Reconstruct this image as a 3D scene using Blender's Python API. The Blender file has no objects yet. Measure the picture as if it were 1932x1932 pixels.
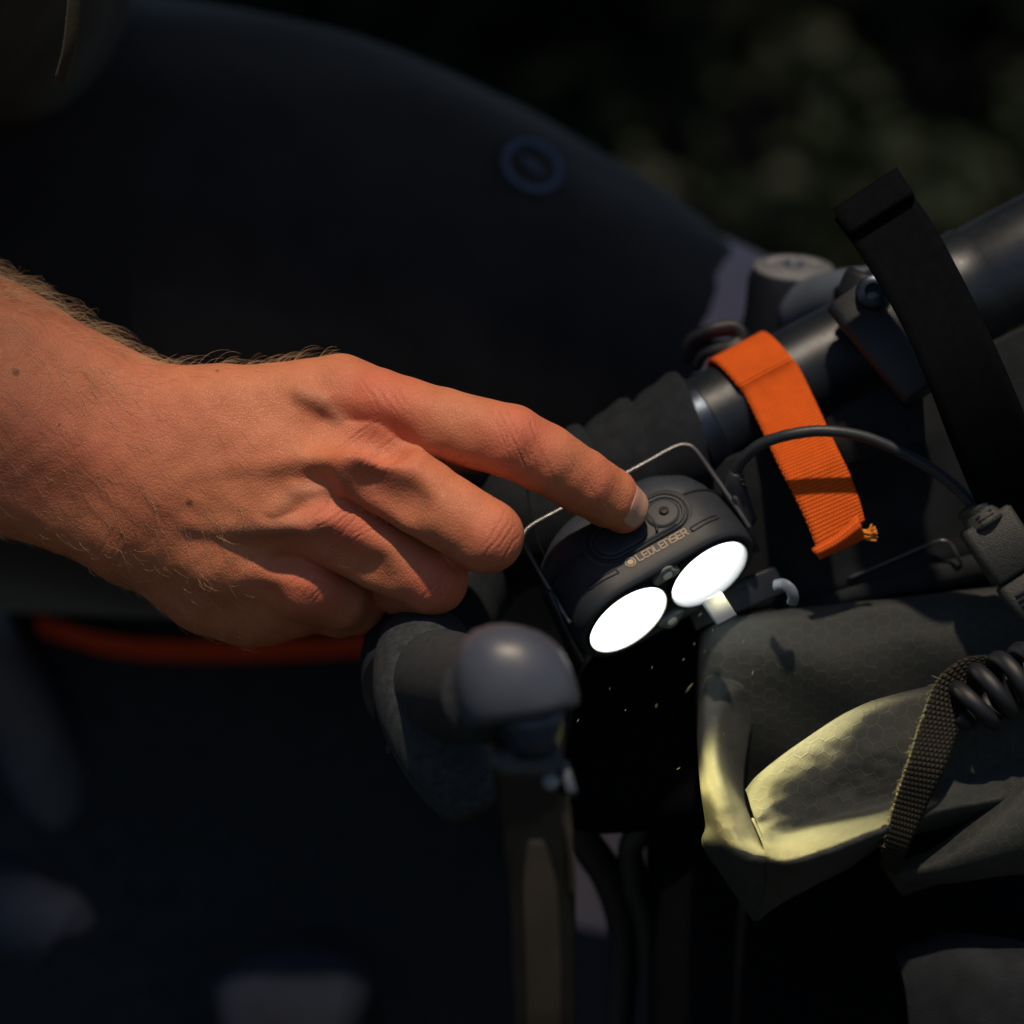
import bpy, math, random
import numpy as np
from mathutils import Vector, Matrix

random.seed(7)
RNG = np.random.default_rng(11)
sc = bpy.context.scene
COL = sc.collection

# ------------------------------------------------------------------ frame of the close-up
# Small things are laid out in millimetres: u to the right, v up, w towards the viewer's side of
# the handlebar; the centre of that frame hangs 1 m above the ground.
PITCH = math.radians(12.0)
EX = np.array([1.0, 0, 0])
EB = np.array([0.0, -math.cos(PITCH), math.sin(PITCH)])
EU = np.array([0.0, math.sin(PITCH), math.cos(PITCH)])
ORG = np.array([0.0, 0.0, 1.0])
DIST = 900.0
MMPX = 300.0 / 1932.0


def W(p):
    p = np.asarray(p, float)
    return ORG + (p[..., 0:1] * EX + p[..., 1:2] * EU + p[..., 2:3] * EB) * 0.001


def P(x, y, w=0.0):
    s = (DIST - w) / DIST
    return np.array([(x - 966) * MMPX * s, (966 - y) * MMPX * s, w])


def PP(L):
    return np.array([P(*a) for a in L])


def unit(v):
    v = np.asarray(v, float)
    return v / (np.linalg.norm(v, axis=-1, keepdims=True) + 1e-12)


# ------------------------------------------------------------------ camera, sky, sun, exposure
cam = bpy.data.cameras.new('camera')
cam.sensor_width = 36
cam.lens = 36 * DIST / 300.0
cam.clip_start, cam.clip_end = 0.05, 400
cam.dof.use_dof = True
cam.dof.focus_distance = 0.880
cam.dof.aperture_fstop = 6.0
camo = bpy.data.objects.new('camera', cam)
COL.objects.link(camo)
camo.location = Vector(ORG + EB * DIST * 0.001)
camo.rotation_euler = (math.radians(90) - PITCH, 0, 0)
sc.camera = camo

SUN_L = unit(np.array([0.00, 0.83, 0.52]))
SUN_W = SUN_L[0] * EX + SUN_L[1] * EU + SUN_L[2] * EB
elev = math.asin(SUN_W[2])
azim = math.atan2(SUN_W[0], SUN_W[1])

world = bpy.data.worlds.new('World')
sc.world = world
world.use_nodes = True
wn = world.node_tree
sky = wn.nodes.new('ShaderNodeTexSky')
sky.sky_type = 'NISHITA'
sky.sun_disc = False
sky.sun_elevation = elev
sky.sun_rotation = azim
sky.air_density = 1.0
sky.dust_density = 1.0
wn.links.new(sky.outputs[0], wn.nodes['Background'].inputs[0])
wn.nodes['Background'].inputs[1].default_value = 0.07

sun = bpy.data.lights.new('sun', 'SUN')
sun.energy = 4.7
sun.angle = math.radians(2.0)
sun.color = (1.0, 0.79, 0.58)
suno = bpy.data.objects.new('sun', sun)
COL.objects.link(suno)
suno.location = (0, 0, 6)
suno.rotation_euler = Vector(SUN_W).to_track_quat('Z', 'Y').to_euler()

sc.view_settings.view_transform = 'Standard'
sc.view_settings.look = 'None'
sc.view_settings.exposure = -0.55
sc.view_settings.gamma = 1
sc.render.film_transparent = False
try:
    sc.cycles.use_denoising = True
    sc.cycles.sample_clamp_indirect = 4.0
    sc.cycles.max_bounces = 8
    sc.cycles.transparent_max_bounces = 16
except Exception:
    pass


# ------------------------------------------------------------------ object helpers
def tag(o, label=None, cat=None, group=None, kind=None):
    if label: o['label'] = label
    if cat: o['category'] = cat
    if group: o['group'] = group
    if kind: o['kind'] = kind
    return o


def thing(name, at, label, cat, group=None):
    o = bpy.data.objects.new(name, None)
    COL.objects.link(o)
    o.empty_display_size = 0.01
    o.location = Vector(W(np.asarray(at, float)))
    return tag(o, label, cat, group)


def root_loc(o):
    p = np.zeros(3)
    while o is not None:
        p = p + np.array(o.location)
        o = o.parent
    return p


def mk(name, geo, mat, parent=None, smooth=True, at=None, world_space=False, uv=None, attrs=None, auto=None):
    """geo = (verts in mm, faces); one mesh object."""
    V, F = geo[0], geo[1]
    if uv is None and len(geo) > 2: uv = geo[2]
    V = np.asarray(V, float)
    Vw = V if world_space else W(V)
    base = root_loc(parent) if parent is not None else (np.array(W(np.asarray(at, float))) if at is not None else Vw.mean(0))
    loc = Vw - base
    me = bpy.data.meshes.new(name)
    if isinstance(F, np.ndarray):
        n, k = F.shape
        me.vertices.add(len(loc)); me.vertices.foreach_set('co', loc.astype(np.float32).ravel())
        me.loops.add(n * k); me.loops.foreach_set('vertex_index', F.astype(np.int32).ravel())
        me.polygons.add(n); me.polygons.foreach_set('loop_start', np.arange(0, n * k, k, dtype=np.int32))
        me.update(calc_edges=True)
    else:
        me.from_pydata([tuple(v) for v in loc], [], [tuple(int(i) for i in f) for f in F])
        me.update()
    if smooth:
        me.polygons.foreach_set('use_smooth', np.ones(len(me.polygons), bool))
    if uv is not None:
        lay = me.uv_layers.new(name='UVMap')
        vi = np.zeros(len(me.loops), np.int32); me.loops.foreach_get('vertex_index', vi)
        lay.data.foreach_set('uv', np.asarray(uv, np.float32)[vi].ravel())
    for k, a in (attrs or {}).items():
        at_ = me.attributes.new(k, 'FLOAT', 'POINT')
        at_.data.foreach_set('value', np.asarray(a, np.float32))
    if auto is not None and smooth:
        try: me.set_sharp_from_angle(angle=math.radians(auto))
        except Exception: pass
    if mat is not None: me.materials.append(mat)
    o = bpy.data.objects.new(name, me)
    COL.objects.link(o)
    if parent is not None:
        o.parent = parent
    else:
        o.location = Vector(base)
    return o


def join(*gs):
    V, F, U, off = [], [], [], 0
    for g in gs:
        v = np.asarray(g[0], float)
        V.append(v); F += [tuple(int(i) + off for i in f) for f in g[1]]
        U.append(np.asarray(g[2]) if len(g) > 2 else np.zeros((len(v), 2)))
        off += len(v)
    return np.vstack(V), F, np.vstack(U)


def catmull(pts, n):
    pts = np.asarray(pts, float)
    m = len(pts)
    if m == 2:
        t = np.linspace(0, 1, n).reshape((-1,) + (1,) * (pts.ndim - 1))
        return pts[0] * (1 - t) + pts[1] * t
    ext = np.concatenate([[2 * pts[0] - pts[1]], pts, [2 * pts[-1] - pts[-2]]])
    out = []
    for q in np.linspace(0, m - 1, n):
        i = min(int(q), m - 2); t = q - i
        a, b, c, d = ext[i], ext[i + 1], ext[i + 2], ext[i + 3]
        out.append(0.5 * (2 * b + (c - a) * t + (2 * a - 5 * b + 4 * c - d) * t * t + (3 * b - a - 3 * c + d) * t ** 3))
    return np.array(out)


def frames(path, up=None):
    T = unit(np.gradient(path, axis=0))
    n = np.asarray(up, float) if up is not None else np.array([0.13, 0.2, 1.0])
    N = []
    for t in T:
        n = n - t * np.dot(n, t); n = n / (np.linalg.norm(n) + 1e-12)
        N.append(n.copy())
    N = np.array(N)
    return T, N, np.cross(T, N)


def tube(pts, r, n=16, seg=None, up=None, aspect=1.0, cap=True, power=2.0):
    """Tube along a smooth path; r scalar or one radius per control point; aspect scales the N side."""
    pts = np.asarray(pts, float)
    r = np.broadcast_to(np.asarray(r, float), (len(pts),))
    if seg:
        full = catmull(np.concatenate([pts, r[:, None]], 1), seg)
        pts, r = full[:, :3], full[:, 3]
    T, N, B = frames(pts, up)
    th = np.linspace(0, 2 * np.pi, n, endpoint=False)
    cx, sx = np.cos(th), np.sin(th)
    if power != 2.0:
        e = 2.0 / power
        cx, sx = np.sign(cx) * abs(cx) ** e, np.sign(sx) * abs(sx) ** e
    V = pts[:, None] + r[:, None, None] * (cx[None, :, None] * N[:, None] * aspect + sx[None, :, None] * B[:, None])
    s = np.concatenate([[0], np.cumsum(np.linalg.norm(np.diff(pts, axis=0), axis=1))])
    uv = np.stack(np.broadcast_arrays(s[:, None], th[None] * r.mean()), -1).reshape(-1, 2)
    return loft(V, cap, uv)


def loft(secs, cap=True, uv=None, close=True):
    secs = np.asarray(secs, float)
    m, n = secs.shape[:2]
    F = []
    for i in range(m - 1):
        for j in range(n if close else n - 1):
            k = (j + 1) % n
            F.append((i * n + j, i * n + k, (i + 1) * n + k, (i + 1) * n + j))
    V = secs.reshape(-1, 3)
    if cap:
        c0, c1 = secs[0].mean(0), secs[-1].mean(0)
        V = np.vstack([V, c0, c1]); a, b = m * n, m * n + 1
        for j in range(n):
            k = (j + 1) % n
            F.append((a, k, j)); F.append((b, (m - 1) * n + j, (m - 1) * n + k))
        if uv is not None: uv = np.vstack([uv, uv[:1], uv[-1:]])
    if uv is None: uv = np.zeros((len(V), 2))
    return V, F, uv


def patch(ctrl, nu, nv, thick=1.0, flip=False):
    """Cloth or strap from a grid of control points, given a real thickness."""
    C = np.asarray(ctrl, float)
    A = catmull(C, nu)
    A = np.swapaxes(catmull(np.swapaxes(A, 0, 1), nv), 0, 1)
    du, dv = np.gradient(A, axis=0), np.gradient(A, axis=1)
    N = unit(np.cross(du, dv))
    if flip: N = -N
    lu = np.concatenate([[0], np.cumsum(np.linalg.norm(np.diff(A, axis=0), axis=-1).mean(1))])
    lv = np.concatenate([[0], np.cumsum(np.linalg.norm(np.diff(A, axis=1), axis=-1).mean(0))])
    uv = np.stack(np.broadcast_arrays(lu[:, None], lv[None]), -1).reshape(-1, 2)
    top = (A + N * thick * .5).reshape(-1, 3); bot = (A - N * thick * .5).reshape(-1, 3)
    idx = np.arange(nu * nv).reshape(nu, nv); o = nu * nv
    F = []
    for i in range(nu - 1):
        for j in range(nv - 1):
            q = (idx[i, j], idx[i + 1, j], idx[i + 1, j + 1], idx[i, j + 1])
            F.append(q if not flip else q[::-1])
            b = tuple(x + o for x in q[::-1]); F.append(b if not flip else b[::-1])
    ring = list(idx[:, 0]) + list(idx[-1, 1:]) + list(idx[-2::-1, -1]) + list(idx[0, -2:0:-1])
    for a, b in zip(ring, ring[1:] + ring[:1]):
        q = (a, a + o, b + o, b); F.append(q if not flip else q[::-1])
    return np.vstack([top, bot]), F, np.vstack([uv, uv])


def rrect(c, ax, ay, hx, hy, r, k=4):
    """Rounded rectangle ring round c."""
    out = []
    for sx, sy, a0 in ((1, 1, 0), (-1, 1, 90), (-1, -1, 180), (1, -1, 270)):
        for q in range(k + 1):
            t = math.radians(a0 + 90 * q / k)
            out.append(c + ax * (sx * (hx - r) + r * math.cos(t)) + ay * (sy * (hy - r) + r * math.sin(t)))
    return np.array(out)


def bar_box(c0, c1, ax, hx, hy, r=1.0, bev=0.6, k=4):
    """Rounded bar from c0 to c1; ax is the wide direction."""
    c0, c1 = np.asarray(c0, float), np.asarray(c1, float)
    t = unit(c1 - c0); ax = unit(np.asarray(ax, float) - t * np.dot(ax, t)); ay = np.cross(t, ax)
    S = [rrect(c0, ax, ay, hx - bev, hy - bev, max(r - bev, .15), k), rrect(c0 + t * bev, ax, ay, hx, hy, r, k),
         rrect(c1 - t * bev, ax, ay, hx, hy, r, k), rrect(c1, ax, ay, hx - bev, hy - bev, max(r - bev, .15), k)]
    return loft(S)


def lathe(c, axis, prof, n=32, ref=(0, 0, 1), cap=True):
    """prof: list of (distance along axis, radius)."""
    axis = unit(axis); ref = np.asarray(ref, float)
    if abs(np.dot(axis, ref)) > .95: ref = np.array([1.0, 0, 0])
    a = unit(np.cross(axis, ref)); b = np.cross(axis, a)
    th = np.linspace(0, 2 * np.pi, n, endpoint=False)
    S = [np.asarray(c) + axis * d + r * (np.cos(th)[:, None] * a + np.sin(th)[:, None] * b) for d, r in prof]
    return loft(S, cap)


# ------------------------------------------------------------------ materials
class NT:
    def __init__(s, name):
        s.m = bpy.data.materials.new(name); s.m.use_nodes = True
        s.t = s.m.node_tree; s.b = s.t.nodes['Principled BSDF']; s.out = s.t.nodes['Material Output']
        tc = s.t.nodes.new('ShaderNodeTexCoord')
        mp = s.t.nodes.new('ShaderNodeMapping'); mp.inputs['Scale'].default_value = (1000, 1000, 1000)
        s.t.links.new(tc.outputs['Object'], mp.inputs[0])
        s.mm = mp.outputs[0]; s.uv = tc.outputs['UV']

    def n(s, kind, **kw):
        o = s.t.nodes.new(kind)
        for k, v in kw.items():
            if k.startswith('i_'): o.inputs[k[2:]].default_value = v
            else: setattr(o, k, v)
        return o

    def l(s, a, b): s.t.links.new(a, b)

    def math(s, op, a, b=None, c=None):
        o = s.t.nodes.new('ShaderNodeMath'); o.operation = op
        for i, x in enumerate((a, b, c)):
            if x is None: continue
            if isinstance(x, (int, float)): o.inputs[i].default_value = x
            else: s.l(x, o.inputs[i])
        return o.outputs[0]

    def noise(s, scale, detail=3.0, rough=.55, vec=None):
        o = s.n('ShaderNodeTexNoise'); o.inputs['Scale'].default_value = scale
        o.inputs['Detail'].default_value = detail; o.inputs['Roughness'].default_value = rough
        s.l(vec if vec is not None else s.mm, o.inputs['Vector'])
        return o.outputs['Fac']

    def ramp(s, fac, stops):
        o = s.n('ShaderNodeValToRGB'); e = o.color_ramp.elements
        while len(e) < len(stops): e.new(.5)
        for i, (p, c) in enumerate(stops):
            e[i].position = p; e[i].color = (*c, 1) if len(c) == 3 else c
        s.l(fac, o.inputs[0]); return o.outputs[0]

    def mix(s, fac, a, b, blend='MIX'):
        o = s.n('ShaderNodeMix', data_type='RGBA', blend_type=blend)
        for sock, x in ((o.inputs[0], fac), (o.inputs[6], a), (o.inputs[7], b)):
            if isinstance(x, (int, float)): sock.default_value = x
            elif isinstance(x, tuple): sock.default_value = (*x, 1)
            else: s.l(x, sock)
        return o.outputs[2]

    def bump(s, h, dist=.0002, strength=1.0):
        o = s.n('ShaderNodeBump'); o.inputs['Distance'].default_value = dist; o.inputs['Strength'].default_value = strength
        s.l(h, o.inputs['Height'])
        s.l(o.outputs[0], s.b.inputs['Normal'])


def cool(c):
    return (c[0] * .76, c[1], c[2] * 1.34)


def mat(name, col, rough=.5, metal=0.0, spec=.5, var=.25, vscale=.15, bump=0.0, bscale=3.0, rvar=.12, sheen=0.0, emit=None):
    t = NT(name)
    b = t.b.inputs
    f = t.noise(vscale, 4)
    c1 = tuple(c * (1 - var) for c in col); c2 = tuple(min(1, c * (1 + var)) for c in col)
    t.l(t.ramp(f, [(.3, c1), (.7, c2)]), b['Base Color'])
    b['Metallic'].default_value = metal; b['Specular IOR Level'].default_value = spec
    g = t.noise(vscale * 7, 3)
    t.l(t.math('ADD', t.math('MULTIPLY', g, rvar * 2), rough - rvar), b['Roughness'])
    if sheen:
        b['Sheen Weight'].default_value = sheen; b['Sheen Roughness'].default_value = .5
    if bump: t.bump(t.noise(bscale, 3), .001 * bump)
    if emit:
        b['Emission Color'].default_value = (*emit[0], 1); b['Emission Strength'].default_value = emit[1]
    return t.m


def hexes(t, uv, size):
    """Distance to the nearest edge of a hexagon grid, cell width 1."""
    sc_ = t.n('ShaderNodeVectorMath', operation='SCALE'); sc_.inputs['Scale'].default_value = 1.0 / size
    t.l(uv, sc_.inputs[0]); p = sc_.outputs[0]
    R = (1.0, 1.7320508, 1.0)

    def cell(off):
        a = t.n('ShaderNodeVectorMath', operation='ADD'); a.inputs[1].default_value = (off[0], off[1], 0)
        t.l(p, a.inputs[0])
        m = t.n('ShaderNodeVectorMath', operation='WRAP'); m.inputs[1].default_value = R; m.inputs[2].default_value = (0, 0, 0)
        t.l(a.outputs[0], m.inputs[0])
        q = t.n('ShaderNodeVectorMath', operation='SUBTRACT'); q.inputs[1].default_value = (.5, .8660254, 0)
        t.l(m.outputs[0], q.inputs[0])
        ab = t.n('ShaderNodeVectorMath', operation='ABSOLUTE'); t.l(q.outputs[0], ab.inputs[0])
        d = t.n('ShaderNodeVectorMath', operation='DOT_PRODUCT'); d.inputs[1].default_value = (.5, .8660254, 0)
        t.l(ab.outputs[0], d.inputs[0])
        x = t.n('ShaderNodeSeparateXYZ'); t.l(ab.outputs[0], x.inputs[0])
        return t.math('MAXIMUM', d.outputs['Value'], x.outputs[0])
    return t.math('SUBTRACT', .5, t.math('MINIMUM', cell((0, 0)), cell((.5, .8660254))))


def ripstop(name, col, size=4.4):
    t = NT(name); b = t.b.inputs
    e = hexes(t, t.uv, size)
    line = t.n('ShaderNodeMapRange'); line.inputs[1].default_value = .02; line.inputs[2].default_value = .055
    t.l(e, line.inputs[0])                                     # 0 on the line
    sep = t.n('ShaderNodeSeparateXYZ'); t.l(t.uv, sep.inputs[0])
    wx = t.math('SINE', t.math('MULTIPLY', sep.outputs[0], 2 * math.pi / .46))
    wy = t.math('SINE', t.math('MULTIPLY', sep.outputs[1], 2 * math.pi / .38))
    weave = t.math('MULTIPLY', t.math('MULTIPLY', wx, wy), .5)
    h = t.math('ADD', t.math('MULTIPLY', line.outputs[0], -.55), t.math('ADD', weave, t.math('MULTIPLY', t.noise(.12, 4), 4.0)))
    f = t.noise(.06, 4)
    base = t.ramp(f, [(.3, tuple(c * .8 for c in col)), (.7, tuple(c * 1.2 for c in col))])
    dust = t.math('GREATER_THAN', t.noise(1.1, 2, .7), .76)
    base = t.mix(t.math('MULTIPLY', dust, .3), base, (.10, .095, .08))
    t.l(t.mix(t.math('MULTIPLY', t.math('SUBTRACT', 1.0, line.outputs[0]), .35), base, tuple(c * 2.6 for c in col)), b['Base Color'])
    b['Roughness'].default_value = .48; b['Specular IOR Level'].default_value = .35
    b['Sheen Weight'].default_value = .06
    t.bump(h, .00012, .9)
    return t.m


def webbing(name, col, rib=1.15, rough=.75, depth=.00025):
    """Woven strap: raised ribs across, thread bumps along them. UV in mm, x along the strap."""
    t = NT(name); b = t.b.inputs
    sep = t.n('ShaderNodeSeparateXYZ'); t.l(t.uv, sep.inputs[0])
    r1 = t.math('ABSOLUTE', t.math('SINE', t.math('MULTIPLY', sep.outputs[0], math.pi / rib)))
    ph = t.math('MULTIPLY', t.math('FLOOR', t.math('DIVIDE', sep.outputs[0], rib)), math.pi * .5)
    r2 = t.math('ABSOLUTE', t.math('SINE', t.math('ADD', t.math('MULTIPLY', sep.outputs[1], math.pi / (rib * .85)), ph)))
    h = t.math('MULTIPLY', t.math('POWER', r1, .6), t.math('ADD', .45, t.math('MULTIPLY', r2, .55)))
    f = t.noise(.25, 4)
    c = t.mix(f, tuple(x * .68 for x in col), tuple(min(1, x * 1.15) for x in col))
    t.l(t.mix(t.math('SUBTRACT', 1.0, h), c, tuple(x * .45 for x in col)), b['Base Color'])
    b['Roughness'].default_value = rough; b['Specular IOR Level'].default_value = .25
    t.bump(t.math('ADD', h, t.math('MULTIPLY', t.noise(4, 2), .25)), depth)
    return t.m


def skin_mat():
    t = NT('skin'); b = t.b.inputs
    red = t.n('ShaderNodeAttribute', attribute_name='red').outputs['Fac']
    mole = t.n('ShaderNodeAttribute', attribute_name='mole').outputs['Fac']
    crease = t.n('ShaderNodeAttribute', attribute_name='crease').outputs['Fac']
    vein = t.n('ShaderNodeAttribute', attribute_name='vein').outputs['Fac']
    c = t.ramp(t.noise(.10, 4, .6), [(.3, (.50, .180, .085)), (.7, (.64, .250, .122))])
    c = t.mix(t.math('MULTIPLY', t.math('GREATER_THAN', t.noise(.9, 3, .6), .64), .16), c, (.36, .15, .085))   # freckling
    c = t.mix(t.math('MULTIPLY', t.noise(.05, 4), .6), c, (.56, .185, .115))
    c = t.mix(t.math('MULTIPLY', red, .8), c, (.60, .135, .085))
    c = t.mix(t.math('MULTIPLY', vein, .4), c, (.33, .19, .13))
    c = t.mix(t.math('MULTIPLY', crease, .55), c, (.36, .12, .08))
    c = t.mix(mole, c, (.13, .05, .03))
    t.l(c, b['Base Color'])
    t.l(t.math('ADD', .40, t.math('MULTIPLY', t.noise(.5, 3), .22)), b['Roughness'])
    b['Specular IOR Level'].default_value = .38
    b['Subsurface Weight'].default_value = .2
    b['Subsurface Radius'].default_value = (1.0, .38, .2)
    b['Subsurface Scale'].default_value = .0013
    v = t.n('ShaderNodeTexVoronoi', feature='DISTANCE_TO_EDGE'); v.inputs['Scale'].default_value = 1.25
    nz = t.n('ShaderNodeMapping'); nz.inputs['Rotation'].default_value = (0, .45, 0); nz.inputs['Scale'].default_value = (1.25, 1, .62)
    t.l(t.mm, nz.inputs[0]); t.l(nz.outputs[0], v.inputs['Vector'])
    cells = t.math('MINIMUM', t.math('MULTIPLY', v.outputs['Distance'], 5.0), 1.0)
    h = t.math('ADD', t.math('MULTIPLY', cells, .55), t.math('ADD', t.math('MULTIPLY', t.noise(2.6, 3), .7), t.math('MULTIPLY', t.noise(.55, 2), 1.2)))
    t.bump(h, .00015, .85)
    return t.m


M = dict(
    skin=skin_mat(),
    nail=mat('nail', (.60, .36, .28), .36, spec=.5, var=.05, vscale=.3, bump=.02, bscale=1.2),
    hair=mat('hair', (.62, .46, .28), .45, spec=.5, var=.3, vscale=.2),
    navy=mat('navy_cloth', (.023, .021, .022), .9, spec=.1, var=.2, vscale=.05, bump=.25, bscale=1.6, sheen=.25),
    print_=mat('printed_emblem', (.085, .115, .175), .8, spec=.2, var=.2),
    olive=mat('olive_cloth', (.034, .031, .020), .9, spec=.15, var=.25, vscale=.04, bump=.3, bscale=1.5, sheen=.1),
    rubber=mat('lamp_rubber', cool((.026, .027, .028)), .56, spec=.45, var=.12, vscale=.3, bump=.05, bscale=4.5, rvar=.05),
    rubber_grey=mat('lamp_back_plastic', cool((.034, .035, .038)), .5, spec=.5, var=.12, vscale=.2, bump=.05, bscale=5),
    groove=mat('groove_rubber', cool((.012, .012, .013)), .6, var=.1),
    print_beige=mat('beige_print', (.42, .33, .25), .6, var=.06, vscale=.5),
    wire=mat('black_wire', (.10, .105, .115), .34, spec=.6, var=.1, metal=.7),
    plastic=mat('black_plastic', cool((.014, .014, .015)), .42, spec=.5, var=.15, vscale=.2, bump=.1, bscale=5),
    grain=mat('grained_plastic', (.026, .030, .030), .55, spec=.5, var=.45, vscale=2.2, bump=.3, bscale=2.3),
    cord=mat('cord_rubber', cool((.022, .023, .025)), .5, spec=.5, var=.15),
    tape=mat('bar_tape', cool((.016, .016, .016)), .85, spec=.18, var=.25, vscale=.25, bump=.16, bscale=2.6),
    alloy=mat('dark_alloy', cool((.040, .043, .05)), .33, metal=.75, spec=.5, var=.3, vscale=.08, bump=.05, bscale=2.0),
    carbon=mat('bar_alloy', cool((.018, .020, .022)), .40, metal=.35, spec=.6, var=.3, vscale=.09, bump=.06, bscale=2.4),
    satin=mat('satin_grey', cool((.17, .165, .16)), .45, metal=.3, spec=.5, var=.12, vscale=.06),
    cap=mat('cap_alloy', (.40, .41, .43), .40, metal=.5, spec=.5, var=.15, vscale=.4, bump=.05, bscale=1.2),
    hood=mat('hood_rubber', cool((.036, .034, .031)), .78, spec=.3, var=.4, vscale=.4, bump=.18, bscale=1.6),
    horn=mat('horn_plastic', (.060, .073, .105), .44, spec=.6, var=.12, vscale=.12, bump=.03, bscale=1),
    blue=mat('blue_reflection', (.012, .028, .055), .3, spec=.6, var=.15),  # blue of a reflection on the lever pivot, put into the colour
    lever=mat('lever_tan', (.042, .037, .029), .5, metal=.4, spec=.5, var=.2, vscale=.05),
    black=mat('black_webbing', cool((.0035, .0035, .004)), .9, spec=.06, var=.2, vscale=.3, bump=.15, bscale=2.2),
    panel=mat('bag_panel_cloth', cool((.017, .0165, .0155)), .85, spec=.18, var=.3, vscale=.12, bump=.2, bscale=2.5),
    rip=ripstop('ripstop_cloth', (.024, .029, .029)),
    orange=webbing('orange_webbing', (.90, .135, .008), depth=.0003),
    mesh=webbing('mesh_webbing', (.020, .019, .015), rib=1.5, rough=.6, depth=.0006),
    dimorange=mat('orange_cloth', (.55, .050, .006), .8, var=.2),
    bluegrey=mat('bluegrey_cloth', (.019, .027, .050), .85, var=.6, vscale=.03, bump=.3, bscale=.6),
    steel=mat('bluish_tube_paint', (.07, .085, .12), .35, spec=.5, var=.25, vscale=.03),
    pale=mat('pale_plastic', (.13, .165, .22), .5, var=.1),
    mauve=mat('shade_tinted_skin', (.56, .43, .45), .85, var=.12, vscale=.03, bump=.15, bscale=1.2, sheen=.2),  # shaded, sky-lit tone of the leg's skin put into the colour
    sock=mat('navy_sock', (.018, .024, .045), .85, var=.2, bump=.3, bscale=1.2),
    bark=mat('bark', (.05, .035, .022), .9, var=.4, vscale=.02, bump=4, bscale=.06),
    mote=mat('mote', (.6, .52, .36), .8, var=.2),
)


def leaf_mat(name, a, b_, tr=.3):
    t = NT(name)
    inf = t.n('ShaderNodeNewGeometry')
    t.l(t.ramp(inf.outputs['Random Per Island'], [(0, a), (1, b_)]), t.b.inputs['Base Color'])
    t.b.inputs['Roughness'].default_value = .6; t.b.inputs['Specular IOR Level'].default_value = .3
    return t.m


M['leaf'] = leaf_mat('leaf', (.0065, .016, .006), (.018, .033, .014))
M['leaf_dark'] = leaf_mat('leaf_dark', (.0065, .014, .007), (.017, .027, .013))
M['grass'] = leaf_mat('grass', (.018, .026, .008), (.05, .05, .02))
M['petal'] = leaf_mat('petal', (.03, .018, .02), (.06, .04, .045))


def ground_mat():
    t = NT('ground')
    t.l(t.ramp(t.noise(.0016, 6, .65), [(.3, (.016, .018, .009)), (.55, (.030, .030, .014)), (.75, (.045, .038, .022))]), t.b.inputs['Base Color'])
    t.b.inputs['Roughness'].default_value = .95
    t.bump(t.noise(.02, 5), .03)
    return t.m


# ------------------------------------------------------------------ setting: ground, grass, hedge, added shade tree
def ground():
    n = 61
    g = np.sign(np.linspace(-1, 1, n)) * abs(np.linspace(-1, 1, n)) ** 3 * 120
    X, Y = np.meshgrid(g, g + 0.0, indexing='ij')
    Z = .02 * np.sin(X * 3.1 + 1) * np.sin(Y * 2.3) + .012 * np.sin(X * 9) * np.cos(Y * 7)
    V = np.stack([X, Y, Z], -1).reshape(-1, 3)
    i = np.arange(n * n).reshape(n, n)
    F = np.stack([i[:-1, :-1], i[1:, :-1], i[1:, 1:], i[:-1, 1:]], -1).reshape(-1, 4)
    tag(mk('ground', (V, F), ground_mat(), world_space=True), 'dark earth and grass ground behind the bicycle', 'ground', kind='structure')


def blades(n, pos, length, width, lean=.6, seed=1):
    r = np.random.default_rng(seed)
    base = pos(n, r)
    a = r.uniform(0, 2 * np.pi, n); h = length * r.uniform(.5, 1.3, n); wd = width * r.uniform(.6, 1.4, n)
    d = np.stack([np.cos(a), np.sin(a), 0 * a], 1); s = np.stack([-np.sin(a), np.cos(a), 0 * a], 1)
    up = np.array([0, 0, 1.0])
    l = r.uniform(.1, lean, n)
    mid = base + up * h[:, None] * .6 + d * (l * h * .35)[:, None]
    tip = base + up * (h * (1 - .3 * l))[:, None] + d * (l * h)[:, None]
    V = np.stack([base - s * wd[:, None], base + s * wd[:, None], mid + s * wd[:, None] * .7, mid - s * wd[:, None] * .7, tip], 1)
    i = np.arange(n)[:, None] * 5
    F = np.vstack([i + np.array([0, 1, 2]), i + np.array([0, 2, 3]), i + np.array([3, 2, 4])])
    return V.reshape(-1, 3), F


def leaves(centres, radii, n, size, seed=3, flat=1.0):
    """Leaf-sized faces (folded along the midrib) spread through clumps."""
    r = np.random.default_rng(seed)
    k = r.integers(0, len(centres), n)
    d = unit(r.normal(size=(n, 3))); rad = r.uniform(.35, 1.0, n) ** .6
    c = centres[k] + d * (radii[k] * rad)[:, None] * np.array([1, 1, flat])
    nrm = unit(d * .5 + r.normal(size=(n, 3)) * .6 + np.array([0, 0, .5]))
    t = unit(np.cross(nrm, r.normal(size=(n, 3)))); s = np.cross(nrm, t)
    L = size * r.uniform(.6, 1.4, n)[:, None]
    V = np.stack([c - t * L * .5, c + s * L * .28 + nrm * L * .08, c + t * L * .5, c - s * L * .28 + nrm * L * .08], 1).reshape(-1, 3)
    i = np.arange(n)[:, None] * 4
    return V, np.vstack([i + np.array([0, 1, 2]), i + np.array([0, 2, 3])])


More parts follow.
